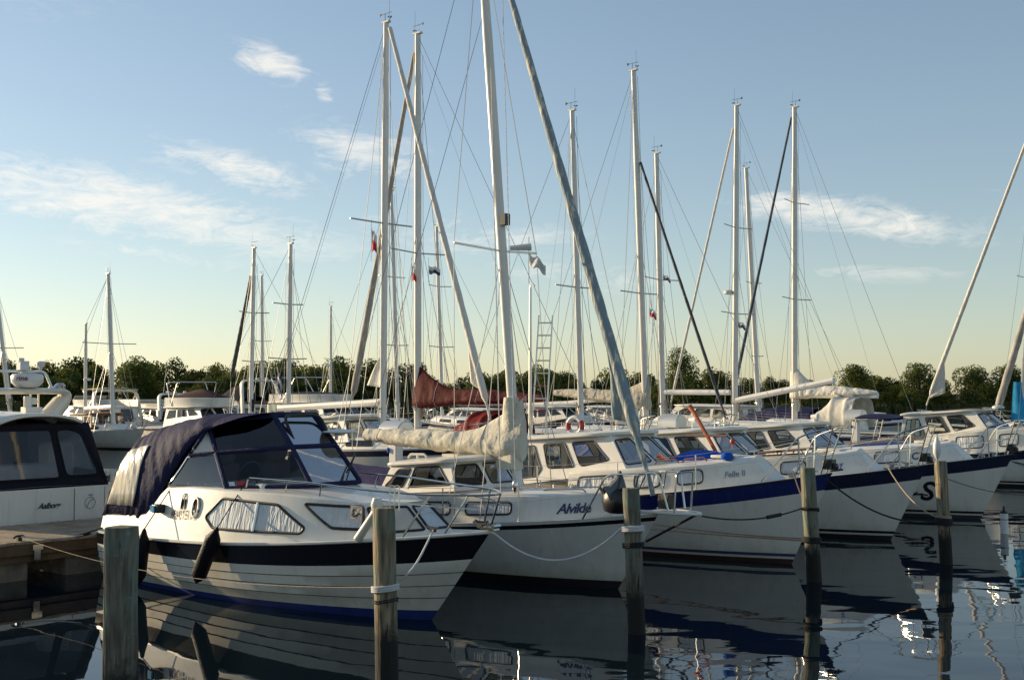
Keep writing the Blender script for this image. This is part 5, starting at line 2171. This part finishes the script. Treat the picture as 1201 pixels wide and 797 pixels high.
def yacht(px, Y, way, top, dia, label, furl=None, boom=None, spread=(), L=None, hood=None, house=None, wires=True, B=2.9, stripe='navy', zdeck=1.25, gear=True, radar=None,
          backstay=True, mizzen=None, boom2=None, collar=None, hull_m='gelcoat', fore=None, tents=()):
    d = HD if way == 'r' else -HD
    rot = -HEAD if way == 'r' else PI - HEAD
    zd = zdeck + .28
    base = at_Y(px, 461 + (2.8 - zd) * F_PX / Y, Y)
    P = V((base.x, Y, 0))
    tpw = at_Y(top[0], top[1], Y)
    Ri = Matrix.Rotation(-rot, 3, 'Z')
    if furl:
        J = axis_reach(furl['foot'][0], P, d)
    elif fore:
        J = axis_reach(fore[0], P, d)
    else:
        J = (L or 9) * .38
    J = max(1.5, J)
    mx = -(J + .25)
    L = L or max(8.2, J + 6.2)
    O = P - d * mx
    t = thing('sailing_boat', (O.x, O.y, 0), rot, label, 'sailing boat', SAILG)
    h = Hull(L, B, zdeck - .12, zdeck + .22, ov=.9, tr=.2, draft=.6, st=.75, p=1.8, e0=.25, e1=.8, um=.45)
    h.build(t, levels_stripe(h, .04, .16), [0, 1, 0, 0, 0, 0, 1, 0, 2, 2, 2], [hull_m, stripe, 'antifoul_black'], nu=24)
    h.deck(t)
    tr_, ts = trunk(t, h, -L * .70, mx + J * .45, zdeck + .30, zdeck + .34, .45, .12, .35, [([(.12, .3), (.40, .3), (.40, .75), (.12, .75)], .06), ([(.5, .3), (.72, .3), (.72, .75), (.5, .75)], .06)], pane='dark_glass', n=6)
    tl = Ri @ (tpw - V((O.x, O.y, 0)))
    zt = tl.z
    b0 = V((mx, 0, zd))
    tp = V((tl.x, tl.y, zt))
    mo = mast(t, b0, tp, dia, gear=gear, seg=12)
    at_m = lambda z: b0.lerp(tp, (z - zd) / (zt - zd))
    for k, (ox, oy) in enumerate(((.14, .08), (-.16, -.10), (.05, -.14))):
        MB().tube([at_m(zt - .2 - .5 * k) + V((ox * .8, oy, 0)), at_m(zd + .9) + V((ox, oy, 0))], .007, 4).build('halyard', 'rope_white' if k else 'wire', t)
    for oy in (-1, 1):
        MB().lathe([(.05, -.07), (.035, 0), (.05, .07)], 8, at_m(zd + .8) + V((0, oy * dia * .5, 0))).build('winch', 'steel', t)
    mb_ = MB()
    for k in range(3):
        mb_.tube([at_m(zd + 1.0) + V((-dia * .6, -.04 + .04 * k, 0)), at_m(zd + .75) + V((-dia * .75, -.05 + .05 * k, 0)), at_m(zd + .45) + V((-dia * .65, -.03 + .03 * k, 0))], .02, 5)
    mb_.build('coiled_rope', ('rope_black', 'rope_tan', 'rope_white')[int(px) % 3], t)
    for (py, half) in spread:
        z = EYE + (ray(px, py).z / ray(px, py).y) * Y
        c = at_m(z)
        MB().tube([c + V((-.12, -half, .04)), c, c + V((-.12, half, .04))], .022, 6).build('spreader', 'wire', t)
    if furl:
        fz = at_Y(furl['foot'][0], furl['foot'][1], Y + d.y * J).z
        q = furl.get('frac', .98)
        ft = V((mx + J, 0, max(fz, zdeck + .3)))
        ftop = b0.lerp(tp, q) + V((.16, 0, 0))
        r0, r1 = furl.get('r', (.085, .035))
        furled(t, ft, ftop, furl['m'], r0, r1, furl.get('clew'), 1.0)
        if furl.get('flap'):
            t0, t1, wd, sgn = furl['flap']

            def flap(s, q_):
                p = ft.lerp(ftop, lerp(t0, t1, s))
                w = wd * min(1, s * 8) * (1 - s) ** .9
                return p + V((-w * q_ * sgn, .03 * math.sin(q_ * 5), .03 * q_))
            MB().sheet(flap, 14, 6).build('clew', furl['m'], t, solid=.015)
        stays(t, [((mx + J + .1, 0, zdeck + .1), ft)], 'forestay', .012)
    elif fore:
        stays(t, [((mx + J, 0, zdeck + .15), b0.lerp(tp, fore[1]))], 'forestay', .009)
    if boom:
        bl = axis_reach(boom['end'][0], P, -d)
        Pe = P - d * bl
        ze = at_Y(boom['end'][0], boom['end'][1], Pe.y).z
        z0 = boom.get('z0', ze)
        MB().tube([V((mx - .1, 0, z0)), V((mx - bl, 0, ze))], boom.get('r', .08), 8).build('boom', 'boom_white', t)
        if boom.get('cover'):
            sail_cover(t, mx, mx - bl, ze + .06, z0 - ze, boom.get('h', .22), boom.get('hm', .7), boom.get('w', .17), boom['cover'], seed=px, droop=.02)
        stays(t, [(at_m(zt - .3), (mx - bl, 0, ze))], 'topping_lift', .005)
    if hood:
        s0 = axis_reach(hood['x'][0], P, -d)
        s1 = axis_reach(hood['x'][1], P, -d)
        zt_ = at_Y(hood['x'][1], hood['y'], (P - d * s1).y).z
        hoop_hood(t, mx - s0, mx - s1, zdeck + .1, zt_, B * .36, hood['m'])
    if house:
        x1 = mx - .35
        pilothouse(t, x1 - house, x1, x1 + .3, 1.0, .95, .4, zdeck + .0, zdeck + .2, zdeck + .2, zdeck + .78, zdeck + .86, .12, .35, [([(.05, .3), (.45, .3), (.45, .85), (.1, .85)], .06, None), ([(.52, .3), (.95, .3), (.85, .85), (.52, .85)], .06, None)])
    if wires:
        for sg in (-1, 1):
            lines = [(at_m(zt - .15), V((mx - .25, sg * B * .44, zdeck)))]
            zz = lerp(zd, zt, .52)
            lines.append((at_m(zz), V((mx + .35, sg * B * .43, zdeck))))
            lines.append((at_m(zz), V((mx - .65, sg * B * .44, zdeck))))
            stays(t, lines, r=.009)
    if backstay:
        stays(t, [(at_m(zt - .05), V((-L + .1, 0, zdeck)))], 'backstay', .009)
    pulpit(t, h, -1.0, .6, r=.018)
    guard_rail(t, h, (-L * .85, -L * .62, -L * .40, -L * .22), .55)
    if radar:
        z = EYE + (ray(*radar).z / ray(*radar).y) * Y
        c = at_m(z)
        MB().lathe([(.1, -.06), (.22, -.03), (.23, .08), (.12, .13)], 16, c + V((.34, 0, 0))).build('radome', 'white_plastic', t)
        MB().box(c + V((.16, 0, -.06)), (.3, .08, .05)).build('radar_bracket', 'alloy', t)
    if collar:
        rg = []
        for i in range(8):
            q = i / 7
            c = at_m(zd + .1 + collar[1] * q)
            rg.append([c + V((lerp(.26, .14, q) * math.cos(a * PI / 8), .17 * math.sin(a * PI / 8), 0)) for a in range(16)])
        MB().loft(rg).build('mast_collar', collar[0], t)
    return dict(t=t, P=P, O=O, mx=mx, at=at_m, L=L, h=h, d=d, rot=rot, zt=zt)


Y6 = yacht(449, 33, 'r', (453, 27), .215, 'tall yacht whose white furled jib slants down to the cream sail cover', dict(foot=(575, 490), m='furl_white', frac=.985, r=(.10, .06), flap=(.06, .20, .42, 1)),
           dict(end=(320, 479), z0=2.55, r=.10), [(262, 1.15)], house=2.6, L=10.5, stripe='navy')
# furled mainsail clew beside that mast
bm_ = MB()
c0 = Y6['at'](3.9)
c1 = Y6['at'](2.95)
bm_.sheet(lambda a, b: c1.lerp(c0, a) + V((-.06 - .62 * b * (1 - a) ** .8, .03 * math.sin(4 * b), .08 * b * (1 - a))), 12, 8)
bm_.build('mainsail_clew', 'sail_white', Y6['t'], solid=.012)
Y7 = yacht(490, 37.5, 'l', (490, 40), .26, 'tall masted yacht with maroon sail cover and red sprayhood', dict(foot=(412, 478), m='furl_grey', frac=.955, r=(.125, .06)),
           dict(end=(640, 474), z0=2.55, cover='canvas_maroon', h=.33, hm=1.3, w=.21, r=.10), [(297, 1.25)], hood=dict(x=(553, 600), y=484, m='canvas_red'), L=11.5)
Y8 = yacht(467, 54, 'r', (459, 224), .20, 'slim masted yacht standing between the two tallest masts', fore=(500, .95), spread=[(325, .8), (405, .9)], L=9, stripe='royal_stripe')
Y9 = yacht(519, 60, 'l', (512, 266), .20, 'small yacht whose mast tops out behind the diagonal white furled jib', fore=(492, .9), spread=[(336, .8), (407, .9)], L=8.5)
Y10 = yacht(682, 38, 'r', (671, 130), .21, 'yacht whose mast is crowned by several wind instruments, crossed by the pale blue furled jib', fore=(752, .97), spread=[(337, .95)], L=9, boom=dict(end=(625, 474), z0=2.5, r=.07), stripe='royal_stripe')
Y11 = yacht(758, 41.5, 'r', (743, 83), .25, 'yacht with tall mast, beige sail cover and a thin dark furled jib to the right', dict(foot=(850, 488), m='furl_dark', frac=.74, r=(.06, .045)),
            dict(end=(650, 474), z0=2.75, cover='canvas_sand', h=.30, hm=.95, w=.22, r=.08), [(344, 1.1)], L=10)
Y12 = yacht(778, 48, 'l', (770, 180), .26, 'yacht with short thick mast studded with steps and a bare white boom', boom=dict(end=(856, 460), z0=2.85, r=.11), spread=[(328, 1.2)], L=9.5, fore=(700, .95))
Y13 = yacht(862, 50, 'l', (864, 124), .28, 'yacht with radar dome half way up its white mast', dict(foot=(787, 470), m='furl_white', frac=.93, r=(.06, .05)), dict(end=(978, 446), z0=2.5, r=.13), [(267, 1.1), (368, 1.3)], L=None, radar=(862, 343))
Y14 = yacht(890, 64, 'l', (875, 197), .30, 'yacht with short raked mast between two taller white masts', spread=[(332, .8), (418, .6)], fore=(848, .9), L=9)
Y15 = yacht(932, 53, 'l', (932, 126), .30, 'yacht with cream sail cover, big cream cockpit tent and dark blue furled jib', dict(foot=(858, 470), m='furl_blue', frac=.97, r=(.085, .05)),
            dict(end=(1029, 464), z0=2.72, cover='canvas_white', h=.34, hm=1.55, w=.30, r=.12), [(238, 1.1), (351, 1.3)], hood=dict(x=(962, 1012), y=466, m='canvas_white'), L=None)
Y2 = yacht(294, 52, 'l', (298, 291), .22, 'yacht far back with thin black furled jib left of its mast', dict(foot=(271, 446), m='furl_dark', frac=.84, r=(.10, .09)), spread=[(367, .8), (424, .6)], L=9)
Y3 = yacht(308, 82, 'r', (307, 323), .24, 'distant yacht with short mast just right of the one with black furled jib', spread=[(400, .9)], fore=(330, .95), L=8.5)
Y4 = yacht(338, 44, 'r', (341, 286), .20, 'yacht with two pairs of spreaders behind the white flybridge cruiser', spread=[(357, .7), (421, .9)], fore=(385, .9), L=9)
Y5 = yacht(388, 82, 'l', (388, 359), .20, 'distant yacht with shortest mast and a radar dome behind the bimini frame', spread=[(421, .7)], radar=(385, 428), L=8.5)
Y1 = yacht(133, 60, 'r', (127, 321), .25, 'ketch with wooden cabin and short mizzen mast at left', spread=[(403, 1.5)], boom=dict(end=(102, 479), z0=2.1, r=.14), L=10, stripe='gelcoat_grey', hull_m='gelcoat_grey', zdeck=.85, fore=(168, .97))
Y0 = yacht(13, 58, 'l', (-6, 330), .22, 'yacht at the left edge with leaning mast behind the radar arch', spread=[(408, 1.0)], L=9, backstay=False)
Y18 = yacht(1216, 56, 'l', (1213, 95), .24, 'yacht with long white furled jib slanting up to the right edge', dict(foot=(1086, 474), m='furl_white', frac=.86, r=(.12, .075), flap=(.02, .17, .85, 1)), L=13, spread=[(300, 1.0)], zdeck=1.1)
Y19 = yacht(1257, 60, 'l', (1262, 150), .24, 'yacht at the right edge with twisted grey furled jib', dict(foot=(1166, 489), m='sail_grey', frac=.9, r=(.21, .13)), L=11, zdeck=1.1)

# mizzen and wooden deckhouse of the ketch
t = Y1['t']
mzx = Y1['mx'] - 3.0
mast(t, (mzx, 0, 1.0), (mzx - .1, 0, 6.5), .2, gear=False, name='mizzen_mast')
stays(t, [(Y1['at'](Y1['zt'] - .1), (mzx - .1, 0, 6.5))], 'triatic_stay', .009)
MB().lathe([(.08, -.04), (.2, -.02), (.2, .07), (.08, .1)], 14, (mzx + .35, -.1, 3.5)).build('radome', 'white_plastic', t)
hb, hr, _, _ = pilothouse(t, Y1['mx'] - 3.0, Y1['mx'] - .5, Y1['mx'] - .3, 1.0, .95, .4, 1.0, 1.05, 1.05, 1.68, 1.72, .05, .1,
                          [([(.06, .35), (.3, .35), (.3, .85), (.06, .85)], .03, None), ([(.38, .35), (.62, .35), (.62, .85), (.38, .85)], .03, None), ([(.7, .35), (.94, .35), (.94, .85), (.7, .85)], .03, None)], shell='teak', roof_m='teak', roof_over=.08)
for x, y in ((-.4, -.4), (-2.4, -.7)):
    MB().lathe([(.12, 0), (.16, .12), (.1, .24), (.02, .26)], 12, (x, y, 1.05)).build('deck_fender', 'white_plastic', t)


def cruiser(px, Y, way, label, L=8.5, B=2.9, ta=2.2, zb=1.35, x_house=(-.68, -.30), fly=None, arch=None, shell='gelcoat', canvas=None, bimini=None, pane='dark_glass', rails=True):
    d = HD if way == 'r' else -HD
    rot = -HEAD if way == 'r' else PI - HEAD
    xc = L * (x_house[0] + x_house[1]) / 2
    C0 = at_Y(px, 461, Y)
    O = V((C0.x, Y, 0)) - d * xc
    t = thing('motor_boat', O, rot, label, 'motor boat', 'motor boats moored beyond the pier')
    h = Hull(L, B, .95, zb, ov=1.1, tr=-.1, draft=.6, st=.9, p=2, e0=.16, e1=.85, um=.45)
    h.build(t, levels_stripe(h, .05, .14, .1, .04), [0, 1, 0, 0, 0, 0, 1, 0, 2, 2, 2], ['gelcoat', 'navy', 'antifoul_black'], nu=24)
    h.deck(t)
    trunk(t, h, L * x_house[1] - .3, -L * .1, zb + .25, zb + .12, .35, .15, .9, [([(.15, .3), (.55, .3), (.5, .75), (.15, .75)], .06)], pane='dark_glass', n=6)
    xa, xf = L * x_house[0], L * x_house[1]
    body, rf, walls, tops = pilothouse(t, xa, xf, xf + .35, B * .42, B * .38, B * .16, 1.0, zb + .12, zb + .18, ta, ta + .03, .14, .55,
                                       [([(.06, .42), (.30, .42), (.30, .86), (.10, .86)], .05, None), ([(.36, .42), (.62, .42), (.60, .86), (.36, .86)], .05, None), ([(.68, .42), (.93, .42), (.82, .86), (.66, .86)], .05, None)], pane, shell, roof_over=.18)
    if fly:
        z0, z1 = ta + .06, ta + fly.get('h', .4)
        x0, x1 = xa - .2, xf - .1
        w = B * .36
        pts = [V((x0, -w, 0)), V((lerp(x0, x1, .6), -w, 0)), V((x1, -w * .55, 0)), V((x1 + .15, 0, 0)), V((x1, w * .55, 0)), V((lerp(x0, x1, .6), w, 0)), V((x0, w, 0))]
        pts = smooth_path(pts, 4)
        mb = MB()
        mb.loft([[p + V((0, 0, z0)) for p in pts], [V((p.x + .10 - .5 * (p.x > lerp(x0, x1, .55)) * .0, p.y * 1.04, z1)) for p in pts], [V((p.x + .04, p.y * .98, z1 + .02)) for p in pts], [V((p.x - .02, p.y * .95, z0)) for p in pts]], closed=False)
        mb.build('flybridge', 'gelcoat', t, smooth=50)
        if fly.get('cover'):
            def f(a, b):
                x = lerp(x0, x1 + .05, a)
                ww = w * (1 if a < .5 else math.sqrt(max(.02, 1 - ((a - .5) / .5) ** 2 * .85)))
                return V((x, lerp(-ww, ww, b), z1 + .01 + fly.get('tent', .25) * (1 - abs(2 * b - 1)) * math.sin(PI * min(1, a * .85 + .12))))
            MB().sheet(f, 12, 10).build('flybridge_cover', fly['cover'], t, solid=.012)
        if fly.get('screen'):
            q = pts[6:-6]
            mb = MB()
            mb.loft([[p + V((.08, 0, z1)) for p in q], [p + V((-.18, 0, z1 + .26)) for p in q]], closed=False)
            mb.build('flybridge_windscreen', fly['screen'], t, solid=.012)
    if bimini:
        zt_, m = bimini[0], bimini[1]
        x0, x1 = xa - .1, xa + bimini[2]
        for x in (x0 + .1, x1 - .1):
            MB().tube(bent([V(((x0 + x1) / 2, -B * .38, ta + .1)), V((x, -B * .36, zt_)), V((x, B * .36, zt_)), V(((x0 + x1) / 2, B * .38, ta + .1))], .15), .025, 7).build('bimini_hoop', 'alloy', t)
        if m:
            MB().sheet(lambda a, b: V((lerp(x0, x1, a), lerp(-B * .37, B * .37, b), zt_ + .03 + .08 * (1 - (2 * b - 1) ** 2))), 8, 8).build('bimini', m, t, solid=.03)
    if arch:
        zt_, m, xo = arch
        x = xa + xo
        path = bent([V((x - .45, -B * .43, 1.2)), V((x, -B * .38, zt_)), V((x, B * .38, zt_)), V((x - .45, B * .43, 1.2))], .35, 7)
        rings = []
        for i, p in enumerate(path):
            dd = (path[min(i + 1, len(path) - 1)] - path[max(i - 1, 0)]).normalized()
            up = dd.cross(V((1, 0, 0))).normalized()
            rings.append([p + V((math.cos(a * PI / 5) * .20, 0, 0)) + up * math.sin(a * PI / 5) * .06 for a in range(10)])
        ar = MB().loft(rings).build('radar_arch', m, t, smooth=60)
        for y in (-.6, .1, .6):
            MB().lathe([(.03, 0), (.11, .05), (.11, .12), (.03, .15)], 12, (x, y, zt_ + .05)).build('antenna_dome', 'white_plastic', ar)
        MB().tube([V((x, .9, zt_)), V((x - .3, .9, zt_ + 1.6))], .01, 5).build('whip_antenna', 'white_plastic', ar)
    if canvas:
        x0, x1, zt_, m = canvas
        hoop_hood(t, x1, x0, 1.05, zt_, B * .42, m, 'cockpit_canopy', 1.2)
    if rails:
        pulpit(t, h, -1.4, .55, r=.016)
        guard_rail(t, h, (-L * .55, -L * .38, -L * .25), .5)
    return t, h, O, rot


cruiser(118, 72, 'l', 'grey white flybridge yacht with open brown awning behind the wooden cabin ketch', L=11, B=3.6, ta=1.95, fly=dict(h=.45, screen='canvas_sand'), bimini=(3.0, 'canvas_sand', 1.9), arch=(2.95, 'gelcoat', .3))
cruiser(190, 74, 'l', 'cruiser with pale canvas screen and dark aft panel between two flybridge boats', L=9.5, B=3.2, ta=1.85, arch=(2.75, 'gelcoat', .1), canvas=(-9.0, -6.8, 1.9, 'canvas_black'), fly=dict(h=.3, screen='canvas_cream'))
cruiser(240, 62, 'r', 'white flybridge cruiser with dark brown cover on its upper deck', L=9.5, B=3.3, ta=2.03, fly=dict(h=.52, cover='canvas_brown', tent=.45), bimini=(3.4, None, 1.2))
cruiser(277, 76, 'l', 'cruiser with white radar arch over black peaked canvas', L=10, B=3.4, ta=2.0, arch=(3.6, 'gelcoat', -.6), fly=dict(h=.3, cover='canvas_black', tent=1.0))
cruiser(370, 66, 'r', 'white flybridge cruiser with dark band cover and bare bimini frame', L=11, B=3.4, ta=2.25, fly=dict(h=.48, cover='canvas_black', tent=.16), bimini=(3.7, None, 2.4), x_house=(-.72, -.26))
cruiser(836, 62, 'l', 'white trawler with long flat wheelhouse roof and navy canvas round its aft deck', L=13, B=3.5, ta=2.1, x_house=(-.58, -.26), canvas=(-11.9, -7.7, 2.05, 'canvas_navy'), pane='clear_glass')
cruiser(560, 63, 'l', 'far white motor boat half hidden behind the maroon sail cover', L=8.0, ta=1.9)
cruiser(420, 74, 'r', 'far white cabin boat seen under the horizontal booms', L=8.0, ta=1.9, fly=dict(h=.3))
cruiser(655, 64, 'r', 'far white cabin boat behind the aluminium ladder', L=8.0, ta=2.0, canvas=(-7.4, -5.6, 2.1, 'canvas_maroon'))
cruiser(715, 74, 'l', 'far white cabin boat behind the beige sail cover', L=8.0, ta=1.9)
cruiser(1008, 66, 'r', 'far white cabin boat right of the cream cockpit tent', L=7.5, ta=1.6, rails=False)


# ------------------------------------------------------------------ on the pier
def pier_x(px, y=1.1):
    k = (px - 600.5) / F_PX
    P = PIER0 + PN * y
    return (k * P.y - P.x) / (PD.x - k * PD.y)


def pedestal(px, label):
    p = pier_pt(pier_x(px), 1.1, .595)
    t = thing('service_pedestal', p, -HEAD, label, 'service pedestal', 'service pedestals along the pier')
    mb = MB()
    mb.box((0, 0, .72), (.22, .20, 1.44))
    mb.box((0, 0, .02), (.32, .30, .04))
    mb.build('post', 'white_plastic', t, bevel=.02)
    R_ = []
    for x in (-.32, -.30, .30, .32):
        q = .26 if abs(x) < .31 else .24
        R_.append([V((x, q * math.cos(a * PI / 10), 1.36 + q * math.sin(a * PI / 10))) for a in range(11)] + [V((x, -q, 1.25)), V((x, q, 1.25))])
    MB().loft(R_).build('hood', 'alloy', t, smooth=40)
    R_ = [[V((-.335 - .004 * k, .235 * math.cos(a * PI / 10), 1.36 + .235 * math.sin(a * PI / 10))) for a in range(11)] + [V((-.335 - .004 * k, -.235, 1.27)), V((-.335 - .004 * k, .235, 1.27))] for k in (0, 1)]
    MB().loft(R_).build('end_plate', 'gelcoat_cream', t)
    for y in (-.1, .08):
        MB().box((-.12, y, 1.0), (.03, .08, .1)).build('socket', 'canvas_blue', t)


pedestal(465, 'service pedestal with rounded metal hood left of the two tall masts')
pedestal(788, 'service pedestal with rounded metal hood behind the cabin with the blue cover')
pedestal(1003, 'service pedestal with rounded metal hood before the cream cockpit tent')


def ladder_and_buoy():
    x = pier_x(640)
    p = pier_pt(x, 1.6, .595)
    t = thing('flagpole', p, -HEAD, 'thin grey pole with a hooked top standing beside the ladder', 'pole')
    MB().tube([V((0, 0, 0)), V((.01, 0, 2.6)), V((.02, 0, 4.85))], [.045, .04, .03], 8).build('shaft', 'alloy', t)
    MB().tube([V((.02, 0, 4.85)), V((.02, 0, 4.92)), V((.10, 0, 4.93)), V((.16, 0, 4.86))], .018, 6).build('hook', 'alloy', t)
    p2 = pier_pt(pier_x(640), 1.3, .595)
    t = thing('ladder', p2, 0, 'aluminium ladder with coloured rungs leaning against the grey pole', 'ladder')
    hgt = 4.15
    for s in (-.17, .17):
        MB().tube([V((s - .10, 0, 0)), V((s + .17, .28, hgt))], .028, 6, flat=.6).build('rail', 'alloy', t)
    for k in range(13):
        q = (k + .6) / 13.2
        a, b = V((-.27, 0, 0)).lerp(V((0, .28, hgt)), q), V((.07, 0, 0)).lerp(V((.34, .28, hgt)), q)
        m = 'alloy'
        if k in (3, 5, 7):
            m = 'oar_orange' if k % 4 == 3 else 'flag_red'
        MB().tube([a, b], .018, 6).build('rung', m, t)
    x = pier_x(646)
    p = pier_pt(x + .1, .35, .595)
    st = thing('lifebuoy_stand', p, -HEAD, 'slim post on the pier that carries the lifebuoy', 'post')
    MB().tube([V((0, .05, 0)), V((0, .05, 1.7))], .035, 8).build('shaft', 'white_plastic', st)
    MB().box((0, 0, 1.45), (.3, .04, .06)).build('hook_bar', 'white_plastic', st)
    b = thing('lifebuoy', p + V((0, 0, 1.42)), -HEAD + R(6), 'white and red lifebuoy ring hanging on its post', 'lifebuoy')
    n = 32
    ring = [V((.20 * math.cos(2 * PI * k / n), -.11, .20 * math.sin(2 * PI * k / n))) for k in range(n)]
    MB().tube(ring, .062, 10, closed=True).build('ring', 'white_plastic', b)
    for q in (0, .5):
        k0 = int((q + .06) * n)
        seg = [ring[(k0 + j) % n] for j in range(-3, 3)]
        MB().tube(seg, .065, 10).build('band', 'red_plastic', b)


ladder_and_buoy()


# ------------------------------------------------------------------ flags
def pennant(px, py, Y, w, hgt, m, label, m2=None, droop=.5, ang=0.0, name='flag'):
    p = at_Y(px, py, Y)
    t = thing(name, p, ang, label, 'flag', 'small flags flying in the rigging')

    def f(a, b, lo=0.0, hi=1.0):
        bb = lerp(lo, hi, b)
        return V((a * w, .06 * math.sin(a * 7 + bb * 2), -bb * hgt * (1 - .25 * a) - a * w * droop - .03 * math.sin(a * 9)))
    MB().sheet(lambda a, b: f(a, b, 0, .5), 10, 4).build('cloth', m, t, solid=.006)
    MB().sheet(lambda a, b: f(a, b, .5, 1), 10, 4).build('cloth', m2 or m, t, solid=.006)
    MB().tube([V((-.01, 0, .25)), V((-.01, 0, -hgt - .3))], .006, 5).build('halyard', 'wire', t)


pennant(436, 268, 32.5, .14, .62, 'flag_white', 'red and white pennant under the left spreader of the tallest mast', 'flag_red', 1.3)
pennant(503, 311, 37.0, .36, .26, 'flag_white', 'dark blue and white flag beside the mast with the maroon cover', 'flag_navy', .3)
pennant(483, 310, 37.2, .14, .5, 'flag_white', 'faded red and white pennant just left of the mast with the maroon cover', 'flag_red', 1.2)
pennant(621, 296, 18.6, .26, .20, 'flag_white', 'pale worn flag under the right spreader of the sloop', 'flag_white', .75)
pennant(778, 321, 47, .30, .2, 'flag_white', 'small dark and white flag near the spreader of the thick stepped mast', 'flag_navy', .7)
pennant(762, 360, 41, .24, .30, 'flag_white', 'small torn flag below the spreader of the mast with beige cover', 'flag_red', .9)
pennant(866, 376, 44.5, .28, .24, 'flag_white', 'little flag at the lower spreader of the mast with radar dome', 'flag_navy', .6)


def ensign(P, staff, label, m1, m2, m3, w=.5, hgt=.4, lean=.12, ang=0.0):
    t = thing('ensign', P, ang, label, 'flag', 'ensigns on their staffs')
    MB().tube([V((0, 0, 0)), V((lean, 0, staff))], [.022, .014], 7).build('staff', 'mast_white', t)

    def f(a, b, lo, hi):
        bb = lerp(lo, hi, b)
        return V((lean * .9 + a * w * .35 - .06 * bb, .07 * math.sin(a * 9 + bb * 3), staff - .05 - bb * hgt * 1.5 - a * w * .9))
    for k, m in enumerate((m1, m2, m3, m2 if m3 != m2 else m1)):
        MB().sheet(lambda a, b: f(a, b, k / 4, (k + 1) / 4), 10, 3).build('cloth', m, t, solid=.006)


ensign(D_['M'] @ V((-7.9, -.1, .85)), 1.25, 'red flag with white cross hanging limp on its staff behind the cabins', 'flag_red', 'flag_white', 'flag_red', .5, .36)
pq = at_Y(337, 482, 44)
ensign(V((pq.x, 44, 1.6)), 2.2, 'blue and white striped ensign on a leaning white staff', 'flag_navy', 'flag_white', 'flag_navy', .55, .5, -.40, 0)
